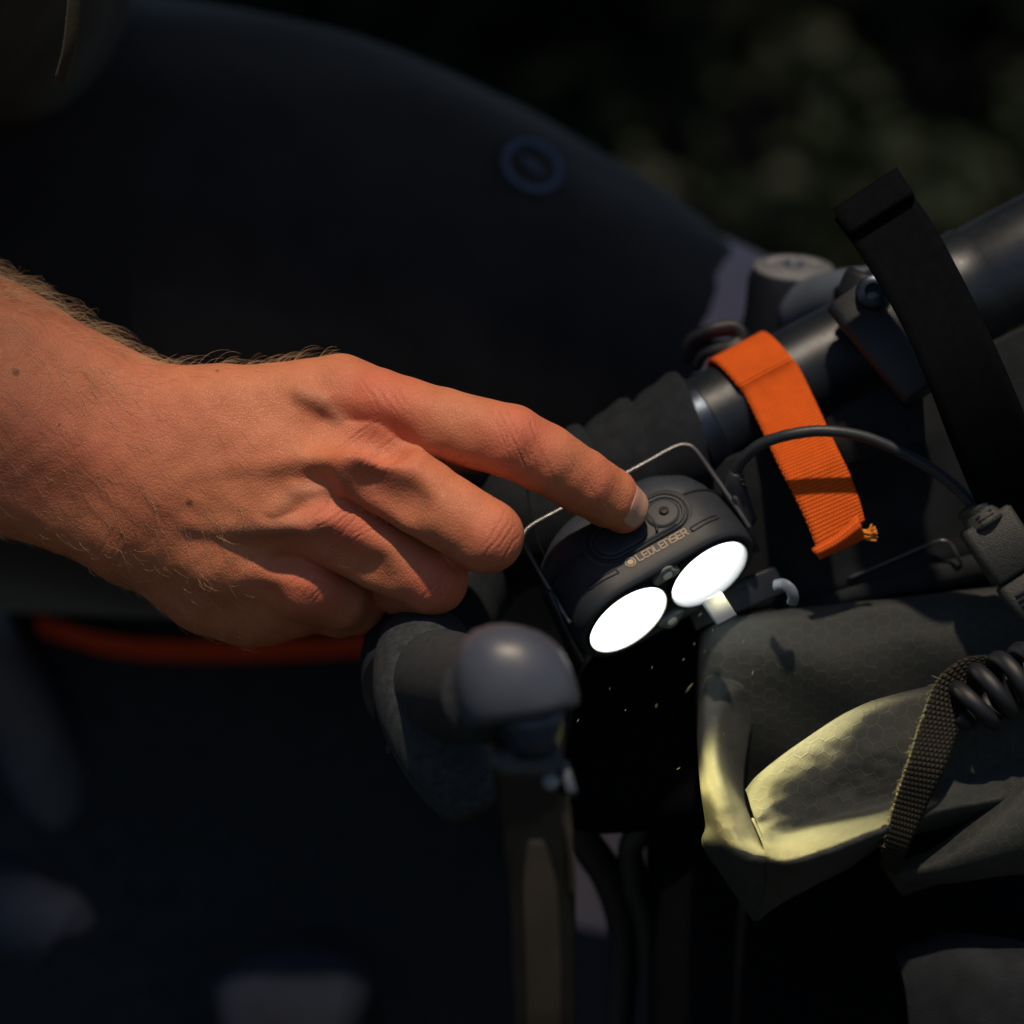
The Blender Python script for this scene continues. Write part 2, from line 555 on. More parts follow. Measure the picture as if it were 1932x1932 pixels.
def setting():
    ground()

    def pos(n, r):
        y = 1.2 + 8 * r.uniform(0, 1, n) ** 1.3
        return np.stack([r.uniform(-1, 1, n) * (.8 + .35 * y), y, np.zeros(n)], 1)
    tag(mk('grass', blades(26000, pos, .22, .003, .9, 5), M['grass'], world_space=True, smooth=False), 'rough dark green grass growing on the ground', 'grass', kind='stuff')
    r = np.random.default_rng(9)
    specs = [(-.55, 3.2, .75), (.05, 3.7, .9), (.65, 3.3, .8), (1.25, 3.9, .95), (-1.2, 3.9, 1.0), (.35, 5.0, 1.5), (-.7, 5.2, 1.5), (1.4, 5.3, 1.5), (-.1, 6.6, 2.0), (1.0, 6.8, 2.0)]
    words = ['small bush behind the knee', 'bush seen above the dark shorts', 'bush behind the steerer cap', 'bush behind the black strap',
             'bush behind the olive jacket', 'tall bush at the back, above the strap', 'tall bush at the back, above the shorts', 'tall bush at the back, above the bare handlebar end',
             'tallest bush furthest back, above the round emblem', 'tallest bush furthest back, above the clamp']
    for q, ((x, y, h), wd) in enumerate(zip(specs, words)):
        root = bpy.data.objects.new('bush', None); COL.objects.link(root); root.location = (x, y, 0)
        tag(root, 'dark green out of focus ' + wd, 'bush', 'bushes in the shade behind the bicycle')
        m = 26 if h < 1.4 else 60
        c = np.stack([x + r.normal(0, .26 * h + .12, m), y + r.normal(0, .25, m), h * r.uniform(.15, 1.0, m)], 1)
        mk('foliage', leaves(c, np.full(m, .16 + .06 * h), 2600 if h < 1.4 else 7000, .055 + .015 * h, 20 + q), M['leaf_dark' if q % 2 else 'leaf'], root, world_space=True, smooth=False)
        st = []
        for z in c[:9]:
            st.append(tube(np.array([[x, y, -.02], [(x + z[0]) / 2, (y + z[1]) / 2, z[2] * .6], z]), [.012, .009, .004], 6, 6))
        mk('stem', join(*st), M['bark'], root, world_space=True)
    # unseen tree added so its crown shades background, leg and forearm
    root = bpy.data.objects.new('shade_tree', None); COL.objects.link(root); root.location = (-2.9, 4.2, 0)
    tag(root, 'unseen broad tree added to shade the background, leg and forearm', 'tree')
    zc = r.uniform(3.0, 5.2, 400)
    ys = np.concatenate([r.uniform(-.1, 10, 170), r.uniform(-.35, .9, 90), r.uniform(.2, 1.9, 140)])
    c = np.stack([np.concatenate([r.uniform(-4.2, 3.2, 170), r.uniform(-2.3, .6, 90), r.uniform(-.9, .7, 140) + (zc[260:] - 1) * SUN_W[0] / SUN_W[2]]), ys + (zc - 1) * SUN_W[1] / SUN_W[2], zc], 1)
    cv, cf = leaves(c, np.full(len(c), .7), 72000, .26, 77, .6)
    q4 = cv.reshape(-1, 4, 3)
    ysh = q4[..., 1] - (q4[..., 2] - 1.0) * SUN_W[1] / SUN_W[2]
    xsh = q4[..., 0] - (q4[..., 2] - 1.0) * SUN_W[0] / SUN_W[2]
    keep = (ysh.min(1) > .138) | ((xsh.max(1) < -.135) & (ysh.min(1) > -.35))             # leaves chosen by where their shadow lands, sparing the hand
    cv = q4[keep].reshape(-1, 3); i4 = np.arange(len(cv) // 4)[:, None] * 4
    cf = np.vstack([i4 + np.array([0, 1, 2]), i4 + np.array([0, 2, 3])])
    mk('crown', (cv, cf), M['leaf'], root, world_space=True, smooth=False)
    tr = [tube(np.array([[-2.9, 4.2, -.1], [-2.85, 4.2, 1.3], [-2.6, 4.1, 2.8], [-2.3, 4.2, 4.4]]), [.22, .17, .13, .06], 14, 14)]
    for e in ((-.5, 2.2, 4.2), (1.8, 3.6, 4.3), (-3.6, 6.8, 4.4), (-.2, 7.0, 4.5)):
        tr.append(tube(np.array([[-2.7, 4.15, 2.3], [(-2.7 + e[0]) / 2, (4.15 + e[1]) / 2, 3.5], e]), [.10, .07, .03], 10, 10))
    mk('trunk', join(*tr), M['bark'], root, world_space=True)
    # two pale flower heads among the leaves
    for (x, y, d), wd in (((1738, 125, -2900), 'upper'), ((1432, 268, -2700), 'lower')):
        p = W(P(x, y, d))
        c = p + r.normal(0, .014, (10, 3))
        root = bpy.data.objects.new('flower', None); COL.objects.link(root); root.location = Vector(p)
        tag(root, f'pale pink blurred flower head, the {wd} of the two among the dark leaves', 'flower', 'pink flowers among the leaves')
        mk('bloom', leaves(c, np.full(10, .022), 130, .02, 5), M['petal'], root, world_space=True, smooth=False)
        mk('stem', tube(np.array([p, p + [.02, .05, -.3], p + [.05, .1, -.7]]), [.003, .004, .005], 6, 8), M['bark'], root, world_space=True)


# ------------------------------------------------------------------ the person
def caps(p, a, b, ra, rb):
    pa = p - a; ba = (b - a).astype(np.float32)
    h = np.clip(pa @ ba / float(ba @ ba), 0, 1)
    return np.linalg.norm(pa - h[:, None] * ba, axis=1) - (ra + (rb - ra) * h)


def smin(a, b, k):
    h = np.clip(.5 + .5 * (b - a) / k, 0, 1)
    return b + (a - b) * h - k * h * (1 - h)


def chain(*js):
    return [(P(*a[:3]).astype(np.float32), P(*b[:3]).astype(np.float32), a[3], b[3]) for a, b in zip(js, js[1:])]


FINGERS = dict(
    index=chain((640, 748, 8, 11), (712, 770, 15, 11.4), (830, 800, 21, 10.4), (962, 832, 24, 10.4), (1030, 866, 21, 9.95), (1098, 908, 15, 9.35), (1146, 937, 8, 8.8), (1174, 957, 3, 7.6)),
    middle=chain((640, 860, 16, 11), (690, 868, 25, 12.2), (800, 940, 28, 11.0), (918, 1012, 31, 10.4), (862, 1012, 8, 9.5), (800, 985, -8, 8.5), (740, 960, -14, 7.5)),
    ring=chain((590, 975, 8, 11), (632, 995, 17.5, 11.6), (725, 1048, 17, 10.6), (816, 1093, 16, 10.1), (765, 1105, -2, 9.2), (700, 1090, -10, 8.2), (650, 1060, -14, 7.5)),
    little=chain((540, 1090, -2, 10), (585, 1103, 7, 10.3), (640, 1128, 1, 9.4), (672, 1141, -6, 8.8), (640, 1150, -14, 8.2), (590, 1130, -18, 7.2)),
    thumb=chain((330, 805, -12, 13), (585, 763, -22, 13.2), (760, 805, -36, 11), (860, 832, -42, 9.8), (945, 842, -44, 8.6)),
)
PALM = (
    chain((300, 795, 4, 12), (400, 785, 6, 13), (640, 757, 8, 12.8)) + chain((300, 850, 8, 13), (560, 865, 12, 13)) +
    chain((290, 920, 8, 13.5), (560, 960, 11, 13)) + chain((270, 985, 4, 13.5), (420, 1045, 3, 13), (560, 1090, 0, 12)) +
    chain((300, 880, -8, 16), (600, 880, -12, 18)) + chain((270, 1020, -4, 13.5), (400, 1100, -8, 13.5), (480, 1125, -9, 13), (560, 1125, -10, 11.5))
)
ARM = (
    chain((-700, 395, -6, 33), (-300, 540, -4, 29), (0, 692, -2, 22), (290, 790, 0, 15)) + chain((-700, 640, -6, 36), (-300, 775, -4, 30), (0, 872, 0, 19.5), (215, 985, 0, 13.8)) +
    chain((-300, 640, 2, 30), (0, 782, 4, 21.5), (250, 890, 2, 16.5))
)
# tendons and veins of the back of the hand: raised cords under the skin; valleys are cut between the knuckles
CORDS = (
    chain((360, 900, 19.4, 1.2), (440, 872, 20.6, 1.5), (520, 822, 19.4, 1.2)) + chain((570, 742, 19.5, 1.3), (612, 764, 20.8, 1.5), (640, 790, 21, 1.0)) +
    chain((360, 985, 17.6, 1.6), (470, 1000, 20.2, 1.9), (610, 992, 26, 2.0)) + chain((370, 1045, 11.2, 1.6), (470, 1075, 12.4, 1.8), (575, 1098, 15, 1.8)) +
    chain((520, 965, 22.6, 1.1), (560, 930, 24.0, 1.3), (640, 925, 25.0, 1.0)) + chain((430, 880, 20.2, 1.4), (560, 872, 23, 1.7), (660, 868, 29, 2))
)
VALLEYS = (
    chain((690, 926, 39, 6.5), (760, 950, 40, 6.0)) + chain((612, 1052, 31, 6.5), (690, 1085, 28.5, 6.0)) + chain((470, 1042, 26.5, 5.0), (560, 1060, 26.5, 5.2)) +
    chain((470, 932, 32.5, 5.0), (580, 922, 33, 5.2)) + chain((600, 800, 28, 5.0), (730, 838, 31, 6.0))
)


def group_sdf(p, segs, k):
    d = None
    for a, b, ra, rb in segs:
        e = caps(p, a, b, ra, rb); d = e if d is None else smin(d, e, k)
    return d


def hand_sdf(p):
    p = np.asarray(p, np.float32)
    palm = smin(group_sdf(p, PALM, 7.0), group_sdf(p, ARM, 6.0), 9.0)
    cords = group_sdf(p, CORDS, .8)
    palm = smin(palm, cords, 4.0)
    out = palm
    for nm, segs in FINGERS.items():
        f = group_sdf(p, segs, 1.0)
        out = smin(out, smin(palm, f, 5.0 if nm != 'thumb' else 8.0), .8)
    v = group_sdf(p, VALLEYS, 2.0)
    return -smin(-out, v, 6.5)


def surface_nets(f, org, h):
    s = f < 0
    nx, ny, nz = f.shape
    cs = np.zeros((nx - 1, ny - 1, nz - 1, 3), np.float32); cn = np.zeros((nx - 1, ny - 1, nz - 1), np.float32)
    E = []
    for ax in range(3):
        a = [slice(None)] * 3; b = [slice(None)] * 3
        a[ax] = slice(0, -1); b[ax] = slice(1, None)
        I = np.argwhere(s[tuple(a)] != s[tuple(b)])
        J = I.copy(); J[:, ax] += 1
        fa, fb = f[tuple(I.T)], f[tuple(J.T)]
        pt = I.astype(np.float32); pt[:, ax] += fa / (fa - fb)
        o = [x for x in range(3) if x != ax]
        for d0 in (0, -1):
            for d1 in (0, -1):
                C = I.copy(); C[:, o[0]] += d0; C[:, o[1]] += d1
                ok = (C >= 0).all(1) & (C < np.array([nx - 1, ny - 1, nz - 1])).all(1)
                c = tuple(C[ok].T)
                np.add.at(cs, c, pt[ok]); np.add.at(cn, c, 1)
        E.append((ax, o, I, fa < 0))
    act = cn > 0
    idx = np.full(act.shape, -1, np.int64); idx[act] = np.arange(act.sum())
    V = cs[act] / cn[act][:, None] * h + org
    F = []
    for ax, o, I, neg in E:
        q = []
        ok = np.ones(len(I), bool)
        for d in ((0, 0), (-1, 0), (-1, -1), (0, -1)):
            C = I.copy(); C[:, o[0]] += d[0]; C[:, o[1]] += d[1]
            good = (C >= 0).all(1) & (C < np.array(act.shape)).all(1)
            ok &= good
            C = np.clip(C, 0, np.array(act.shape) - 1)
            q.append(idx[tuple(C.T)])
        q = np.stack(q, 1); ok &= (q >= 0).all(1)
        flip = neg if ax != 1 else ~neg
        q[~flip] = q[~flip][:, ::-1]
        F.append(q[ok])
    return V, np.vstack(F)


def subdivide(V, F):
    e = np.stack([F, np.roll(F, -1, 1)], -1).reshape(-1, 2)
    es = np.sort(e, 1); key = es[:, 0].astype(np.int64) * len(V) + es[:, 1]
    uq, first, inv = np.unique(key, return_index=True, return_inverse=True)
    mid = (V[es[first, 0]] + V[es[first, 1]]) / 2
    cen = V[F].mean(1)
    n, m = len(V), len(mid)
    ei = inv.reshape(-1, 4) + n; ci = np.arange(len(F)) + n + m
    Q = [np.stack([F[:, k], ei[:, k], ci, ei[:, (k - 1) % 4]], 1) for k in range(4)]
    return np.vstack([V, mid, cen]), np.vstack(Q)


def eval_sdf(p, chunk=400000):
    return np.concatenate([hand_sdf(p[i:i + chunk]) for i in range(0, len(p), chunk)])


def grad_sdf(p, e=.25):
    g = np.zeros_like(p)
    for k in range(3):
        d = np.zeros(3); d[k] = e
        g[:, k] = eval_sdf(p + d) - eval_sdf(p - d)
    return g / (2 * e)


CREASES = []   # polylines on the back of the hand (px), depth in mm, half width in mm


def crease_fan(c, across, along, n, span, half, depth, width, bend=6, seed=0, only=None):
    r = np.random.default_rng(seed)
    c, across, along = np.array(c, float), unit(across), unit(along)
    for i in range(n):
        o = (i / (n - 1) - .5) * span + r.uniform(-.5, .5) * span / n
        h0, h1 = half * r.uniform(.55, 1.0), half * r.uniform(.55, 1.0)
        t = np.linspace(-h0, h1, 9)
        q = c + along * o + across * (t + r.uniform(-.35, .35) * half)[:, None] + along * (t * r.normal(0, .12))[:, None] + along * ((bend * (t / half) ** 2) * np.sign(o + .001) * .6 + r.normal(0, 1.1, 9))[:, None]
        CREASES.append((q, depth * r.uniform(.55, 1.15), width))


def make_creases():
    crease_fan((985, 832), (.30, .95), (.90, -.0 + .44), 8, 92, 60, .27, .28, 8, 1)
    crease_fan((1106, 905), (.45, .9), (.87, .5), 4, 30, 42, .16, .26, 4, 2)
    crease_fan((735, 752), (.55, .83), (.95, .3), 6, 70, 42, .18, .30, 4, 3)
    crease_fan((700, 850), (-.72, .70), (.84, .54), 7, 92, 46, .21, .30, 5, 4)
    crease_fan((640, 985), (-.78, .62), (.86, .5), 7, 96, 44, .20, .30, 5, 5)
    crease_fan((590, 1100), (-.7, .72), (.9, .42), 5, 54, 32, .13, .28, 3, 6)
    crease_fan((944, 1020), (-.48, .88), (.85, .53), 4, 40, 46, .22, .28, 4, 7)
    crease_fan((835, 1110), (-.48, .88), (.85, .53), 4, 34, 42, .18, .28, 4, 8)
    crease_fan((250, 880), (-.36, .93), (.93, .36), 3, 70, 90, .05, .4, 9, 9)
    crease_fan((350, 800), (-.20, .98), (.98, .2), 13, 200, 95, .035, .36, 2, 10)
    crease_fan((215, 1040), (-.50, .86), (.9, .4), 3, 34, 46, .14, .4, 3, 11)


def seg_dist2(px, q):
    best = np.full(len(px), 1e9)
    for a, b in zip(q[:-1], q[1:]):
        ba = b - a
        h = np.clip(((px - a) @ ba) / (ba @ ba), 0, 1)
        best = np.minimum(best, np.linalg.norm(px - a - h[:, None] * ba, axis=1))
    return best


def to_px(V):
    s = (DIST - V[:, 2]) / DIST
    return np.stack([966 + V[:, 0] / (MMPX * s), 966 - V[:, 1] / (MMPX * s)], 1)


HAND = {}


def build_hand():
    h = .95
    lo = np.array([-262.0, -50, -70]); hi = np.array([44.0, 120, 50])
    ax = [np.arange(lo[k], hi[k], h, dtype=np.float32) for k in range(3)]
    G = np.stack(np.meshgrid(*ax, indexing='ij'), -1)
    f = eval_sdf(G.reshape(-1, 3)).reshape(G.shape[:3])
    V, F = surface_nets(f, lo, h)
    V, F = subdivide(V.astype(np.float64), F)
    for _ in range(2):
        g = grad_sdf(V); d = eval_sdf(V)
        V = V - np.clip(d, -.6, .6)[:, None] * unit(g)
    N = unit(grad_sdf(V, .4))
    px = to_px(V)
    make_creases()
    cre = np.zeros(len(V)); disp = np.zeros(len(V))
    front = N[:, 2] > -.15
    for q, dep, wid in CREASES:
        lo2, hi2 = q.min(0) - 14, q.max(0) + 14
        m = np.where(front & (px[:, 0] > lo2[0]) & (px[:, 0] < hi2[0]) & (px[:, 1] > lo2[1]) & (px[:, 1] < hi2[1]))[0]
        if not len(m): continue
        d = seg_dist2(px[m], q) * MMPX
        endf = np.exp(-(np.linalg.norm(px[m] - q[len(q) // 2], axis=1) / (np.linalg.norm(q[0] - q[-1]) * .62)) ** 4)
        g = np.exp(-(d / wid) ** 2) * endf
        disp[m] -= g * dep; disp[m] += np.exp(-((d - 2.2 * wid) / (1.2 * wid)) ** 2) * dep * .35 * endf
        cre[m] = np.maximum(cre[m], g * min(1, dep / .28))
    # loose folds and unevenness
    disp += .10 * np.sin(V[:, 0] * .55 + 1.3 * np.sin(V[:, 1] * .21)) * np.sin(V[:, 1] * .47 + V[:, 2] * .3)
    V = V + N * disp[:, None]
    red = np.zeros(len(V))
    for (x, y, w, r, a) in ((985, 822, 32, 13, .8), (725, 755, 27, 15, .8), (700, 862, 36, 14, .75), (640, 990, 30, 14, .75), (590, 1102, 17, 11, .8),
                            (935, 1015, 40, 12, .55), (832, 1100, 26, 11, .9), (1120, 915, 22, 11, .4), (1175, 985, 8, 8, .5), (845, 872, 5, 9, 1.0), (750, 985, 20, 9, .5), (880, 900, 15, 10, .3),
                            (150, 840, 22, 30, .35), (60, 900, 20, 22, .3)):
        red = np.maximum(red, a * np.exp(-(np.linalg.norm(V - P(x, y, w), axis=1) / r) ** 2))
    red = np.clip(red + .12 * np.sin(V[:, 0] * .11) * np.sin(V[:, 1] * .17 + 2), 0, 1)
    mole = np.zeros(len(V))
    for (x, y, r) in ((358, 949, 1.15), (30, 703, 1.1), (112, 802, .5), (230, 1010, .6), (410, 700, .45)):
        mole = np.maximum(mole, .8 * np.exp(-(np.linalg.norm((px - [x, y]) * MMPX, axis=1) / r) ** 4) * front)
    vein = np.exp(-(np.clip(group_sdf(V.astype(np.float32), CORDS[:6] + CORDS[8:10], .5), 0, 9) / 1.6) ** 2) * front
    HAND.update(V=V, N=N, px=px)
    return V, F, dict(red=red, mole=mole, vein=vein, crease=np.clip(cre, 0, 1))


LEG_W = -278.0


def leg_axis():
    # thigh (in shorts) and the bare knee and shin: centres and radii in mm
    return np.array([[*P(-620, 560, LEG_W - 20), 128.5], [*P(-150, 545, LEG_W - 10), 122.0], [*P(330, 590, LEG_W), 117.6], [*P(720, 660, LEG_W), 107.8], [*P(1010, 755, LEG_W), 95.8],
                     [*P(1200, 850, LEG_W), 85.0], [*P(1330, 925, LEG_W - 5), 76.2]])


def person():
    root = thing('person', P(-500, 1400, -200), 'person in dark shorts and olive jacket pressing the lamp switch with a bare hand', 'person')
    V, F, at = build_hand()
    # bare knee and shin below the hem, their shade painted in as mauve-grey
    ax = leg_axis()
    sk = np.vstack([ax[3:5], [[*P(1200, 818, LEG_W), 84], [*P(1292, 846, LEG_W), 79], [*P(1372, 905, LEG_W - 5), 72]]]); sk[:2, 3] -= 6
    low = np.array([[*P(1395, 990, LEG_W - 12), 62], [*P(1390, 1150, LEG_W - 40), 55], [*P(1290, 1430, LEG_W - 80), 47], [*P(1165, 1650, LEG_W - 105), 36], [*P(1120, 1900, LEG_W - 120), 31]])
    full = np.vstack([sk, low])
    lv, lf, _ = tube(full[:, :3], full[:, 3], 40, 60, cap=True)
    mk('shade_tinted_leg', (lv, lf), M['mauve'], root)
    mk('body', (V, F), M['skin'], root, attrs=at)
    # nail of the index finger
    a0, a1 = P(1098, 908, 15), P(1174, 957, 3)
    A = unit(a1 - a0)
    nd = np.array([.44, .12, .9]); nd = unit(nd - A * np.dot(nd, A)); S = np.cross(A, nd)
    secs = []
    nu, nv = 13, 15
    for i in range(nu):
        q = i / (nu - 1)
        wq = (.95 if q < .75 else .95 * (1 - .4 * ((q - .75) / .25) ** 2)) * (.80 + .20 * min(1, q / .3))
        row = []
        for j in range(nv):
            t = (j / (nv - 1) * 2 - 1) * wq
            base = a1 + A * (-5.6 + 2.6 * (t / 1.04) ** 2 * (1 - q) + 9.8 * q)
            d = unit(nd * math.cos(t) + S * math.sin(t))
            # find the skin along d and lie just on it
            row.append((base, d))
        secs.append(row)
    B = np.array([[x[0] for x in r_] for r_ in secs]).reshape(-1, 3); D = np.array([[x[1] for x in r_] for r_ in secs]).reshape(-1, 3)
    qv = np.repeat(np.linspace(0, 1, nu), nv); axp = a1 + A * np.clip((B - a1) @ A, -6, 2.0)[:, None]
    t = np.full(len(B), 11.0)
    for _ in range(30): t = t - np.clip(eval_sdf(axp + D * t[:, None] + A * (np.maximum((B - a1) @ A - 2.0, 0) * .55)[:, None]), -.8, .8)
    jj = np.tile(np.abs(np.linspace(-1, 1, nv)), nu)
    off = .20 - .40 * np.maximum(jj ** 4, np.clip(1 - qv / .35, 0, 1) ** 1.6) + .10 * (qv > .9)
    pts = (axp + D * (t + off)[:, None] + A * (np.maximum((B - a1) @ A - 2.0, 0) * .55)[:, None]).reshape(nu, nv, 3)
    mk('fingernail', patch(pts, nu, nv, .24, flip=True), M['nail'], root)
    arm_hair(root)
    # shorts
    s = ax[:6].copy()
    s = np.vstack([s, [*(P(1235, 868, LEG_W)), 85]])
    path = catmull(s, 60)
    T, N, Bn = frames(path[:, :3], (0, 0, 1))
    th = np.linspace(0, 2 * np.pi, 72, endpoint=False)
    S = []
    for i, (c, r) in enumerate(zip(path[:, :3], path[:, 3])):
        wob = 1 + .012 * np.sin(3 * th + i * .22) + .008 * np.sin(7 * th - i * .31) + .005 * np.sin(13 * th + i * .5)
        S.append(c + (r * wob)[:, None] * (np.cos(th)[:, None] * N[i] + np.sin(th)[:, None] * Bn[i]))
    S.append(S[-1] - T[-1] * 1.0 + (path[-1, :3] - S[-1]) * .045)      # hem turned inwards
    S.append(S[-1] - T[-1] * 14)
    sh = mk('shorts', loft(S, cap=False), M['navy'], root)
    # round emblem printed on the thigh
    ct = P(1005, 312, -120)
    ce = None
    ax3 = path[:, :3]
    def on_thigh(x, y):
        o = np.array([0, 0, DIST]); tgt = P(x, y, -120); d = unit(tgt - o)
        lo_, hi_ = 850.0, 1150.0
        ts = np.linspace(lo_, hi_ + 60, 600); q = o + ts[:, None] * d
        dd = np.linalg.norm(q[:, None] - ax3[None], axis=2); k = dd.argmin(1)
        ins = dd[np.arange(600), k] < path[k, 3] * 1.021 + .6
        i = ins.argmax() if ins.any() else 0
        return q[i]
    V_, F_ = [], []
    n = 48
    def annulus(r0, r1, a0=0, a1=2 * math.pi, n=48, cx=1005, cy=312):
        b = len(V_)
        for j in range(n + 1):
            t_ = a0 + (a1 - a0) * j / n
            for r_ in (r0, r1):
                V_.append(on_thigh(cx + r_ * math.cos(t_), cy + r_ * .86 * math.sin(t_) + .18 * r_ * math.cos(t_)))
        for j in range(n):
            F_.append((b + 2 * j, b + 2 * j + 1, b + 2 * j + 3, b + 2 * j + 2))
    annulus(44, 58)
    annulus(0, 9, n=10)
    for a in (20, 200): annulus(14, 24, math.radians(a), math.radians(a + 40), 6)
    mk('emblem', (np.array(V_), F_), M['print_'], sh)
    # sock on the shin
    so = np.array([[*P(1150, 1690, LEG_W - 107), 40], [*P(1138, 1790, LEG_W - 115), 38], [*P(1120, 1920, LEG_W - 120), 36], [*P(1100, 2080, LEG_W - 120), 40]])
    mk('sock', tube(so[:, :3], so[:, 3], 32, 20), M['sock'], root)
    # jacket: the hem that hangs into view, the body of the jacket above it and the sleeve over the upper arm
    J = []
    for (y, xr, xl, w0, dp) in ((-1500, 330, -900, -130, 110), (-900, 300, -880, -125, 110), (-400, 262, -860, -118, 112), (-120, 232, -850, -112, 112), (0, 208, -850, -108, 112), (70, 180, -850, -108, 110),
                                (130, 140, -850, -110, 104), (175, 95, -850, -112, 94), (203, 30, -850, -114, 80), (212, -60, -800, -120, 50)):
        c = P((xr + xl) / 2, y, w0 - 20); hw = (xr - xl) / 2 * MMPX * 1.15
        th_ = np.linspace(0, 2 * np.pi, 80, endpoint=False)
        co, si = np.cos(th_), np.sin(th_)
        e = .62
        fold = 1 + .02 * np.sin(th_ * 9 + y * .004) + .012 * np.sin(th_ * 17)
        x = np.sign(co) * abs(co) ** e * hw * fold; z = np.sign(si) * abs(si) ** e * dp * fold
        J.append(np.stack([c[0] + x, np.full(80, c[1]), c[2] + z], 1))
    jk = mk('jacket', loft(J), M['olive'], root)
    mk('front_seam', tube(PP([(158, -300, 2), (150, -120, 1), (138, 0, -1), (128, 90, -5), (112, 150, -14)]) + np.array([0, 0, -2.6]), 2.0, 8, 20), M['olive'], jk)
    mk('sleeve', tube(PP([(-330, 650, -2), (-560, 560, -6), (-900, 400, -20), (-1150, 100, -60), (-1050, -500, -100), (-800, -1000, -120)]), [47, 52, 60, 64, 66, 70], 40, 50), M['olive'], root)


def arm_hair(root):
    V, N, px = HAND['V'], HAND['N'], HAND['px']
    r = np.random.default_rng(21)
    x, y = px[:, 0], px[:, 1]
    dens = np.zeros(len(V))
    arm = (x > -60) & (x < 300)
    dens[arm] = .6
    dens[(x > -60) & (x < 470) & (N[:, 1] > .70) & (N[:, 2] > -.75)] = 1.7
    dens[(x >= 180) & (x < 470) & (y > 950) & (N[:, 2] > .1)] = .8
    dens[(x >= 300) & (x < 620) & (y < 760) & (N[:, 1] > .75)] = .7
    dens[(x >= 300) & (x < 480) & (y > 800) & (y < 950)] = .12
    ok = (N[:, 2] > -.75) & (dens > 0)
    idx = np.where(ok)[0]; p = dens[idx] / dens[idx].sum()
    pick = r.choice(idx, 1250, p=p)
    allv, allf, off = [], [], 0
    K = 7
    for i in pick:
        base, n = V[i], N[i]
        rim = n[1] > .6
        g = np.array([.75, -.45, .1]) if not rim else np.array([.95, .12, .25])
        if y[i] > 950 and x[i] > 180: g = np.array([.45, -.85, .2])
        g = g + r.normal(0, .24, 3)
        t = g - n * np.dot(g, n); t = unit(t)
        L = r.uniform(5, 13) * (1.25 if rim and x[i] < 200 else .85) * (.62 if y[i] > 950 else 1)
        lift = r.uniform(.25, .8) if not rim else r.uniform(.45, 1.1)
        curl = r.normal(0, .28); side = np.cross(n, t)
        q = np.linspace(0, 1, K)[:, None]
        pth = base - n * .2 + L * (t * (q * .85) + n * (lift * q * (1 - .72 * q)) + side * curl * q * q)
        T = unit(np.gradient(pth, axis=0)); a = unit(np.cross(T, n + .01)); b = np.cross(T, a)
        rad = (.048 * (1 - q * .7))
        ring = np.stack([pth + rad * a, pth + rad * (-.5 * a + .87 * b), pth + rad * (-.5 * a - .87 * b)], 1).reshape(-1, 3)
        allv.append(ring)
        for k in range(K - 1):
            for j in range(3):
                m = (j + 1) % 3
                allf.append((off + k * 3 + j, off + k * 3 + m, off + k * 3 + 3 + m, off + k * 3 + 3 + j))
        off += K * 3
    o = mk('arm_hair', (np.vstack(allv), np.array(allf)), M['hair'], root)
    o['kind'] = 'stuff'


# ------------------------------------------------------------------ the headlamp
LN = unit([0.508, -0.675, 0.534])
LL = unit([0.855, 0.467, -0.224]); LL = unit(LL - LN * np.dot(LL, LN))
LT = np.cross(LN, LL)
F0 = P(1259, 1122, -8)


def LP(a, t, d):
    return F0 + a * LL + t * LT - d * LN


HL = [(-.8, 28.4, 14.4), (-1.0, 29.2, 15.1), (-.7, 29.9, 15.8), (.6, 30.6, 16.5), (3.2, 31.0, 17.0), (12, 31.2, 17.15), (17.5, 31.0, 17.0)]


def stadium(hl, hh, d, n=18, t0=0):
    out = []
    for k in range(n + 1):
        q = -math.pi / 2 + math.pi * k / n
        out.append(LP(hl - hh + hh * math.cos(q), t0 + hh * math.sin(q), d))
    for k in range(n + 1):
        q = math.pi / 2 + math.pi * k / n
        out.append(LP(-(hl - hh) + hh * math.cos(q), t0 + hh * math.sin(q), d))
    # fill the straight sides so that the top shades smoothly
    return np.array(out)


def pill(a0, a1, r, d0, t, n=14):
    """closed path of a pill lying on the top face (along a, width along d)"""
    out = []
    for k in range(n + 1):
        q = -math.pi / 2 + math.pi * k / n; out.append(LP(a1 - r + r * math.cos(q), t, d0 + r * math.sin(q)))
    for k in range(n + 1):
        q = math.pi / 2 + math.pi * k / n; out.append(LP(a0 + r + r * math.cos(q), t, d0 + r * math.sin(q)))
    out.append(out[0])
    return np.array(out)


def top_t(a, base=17.1):
    x = max(abs(a) - 14, 0)
    return math.sqrt(max(base ** 2 - x * x, 0))


GLYPH = dict(
    L=[[(0, 1), (0, 0), (1, 0)]], E=[[(1, 1), (0, 1), (0, 0), (1, 0)], [(0, .5), (.9, .5)]],
    D=[[(0, 0), (0, 1), (.72, 1), (1, .74), (1, .26), (.72, 0), (0, 0)]], N=[[(0, 0), (0, 1), (.74, 1), (1, .76), (1, 0)]],
    S=[[(1, 1), (0, 1), (0, .5), (1, .5), (1, 0), (0, 0)]], R=[[(0, 0), (0, 1), (1, 1), (1, .48), (0, .48)], [(.5, .48), (1, 0)]])


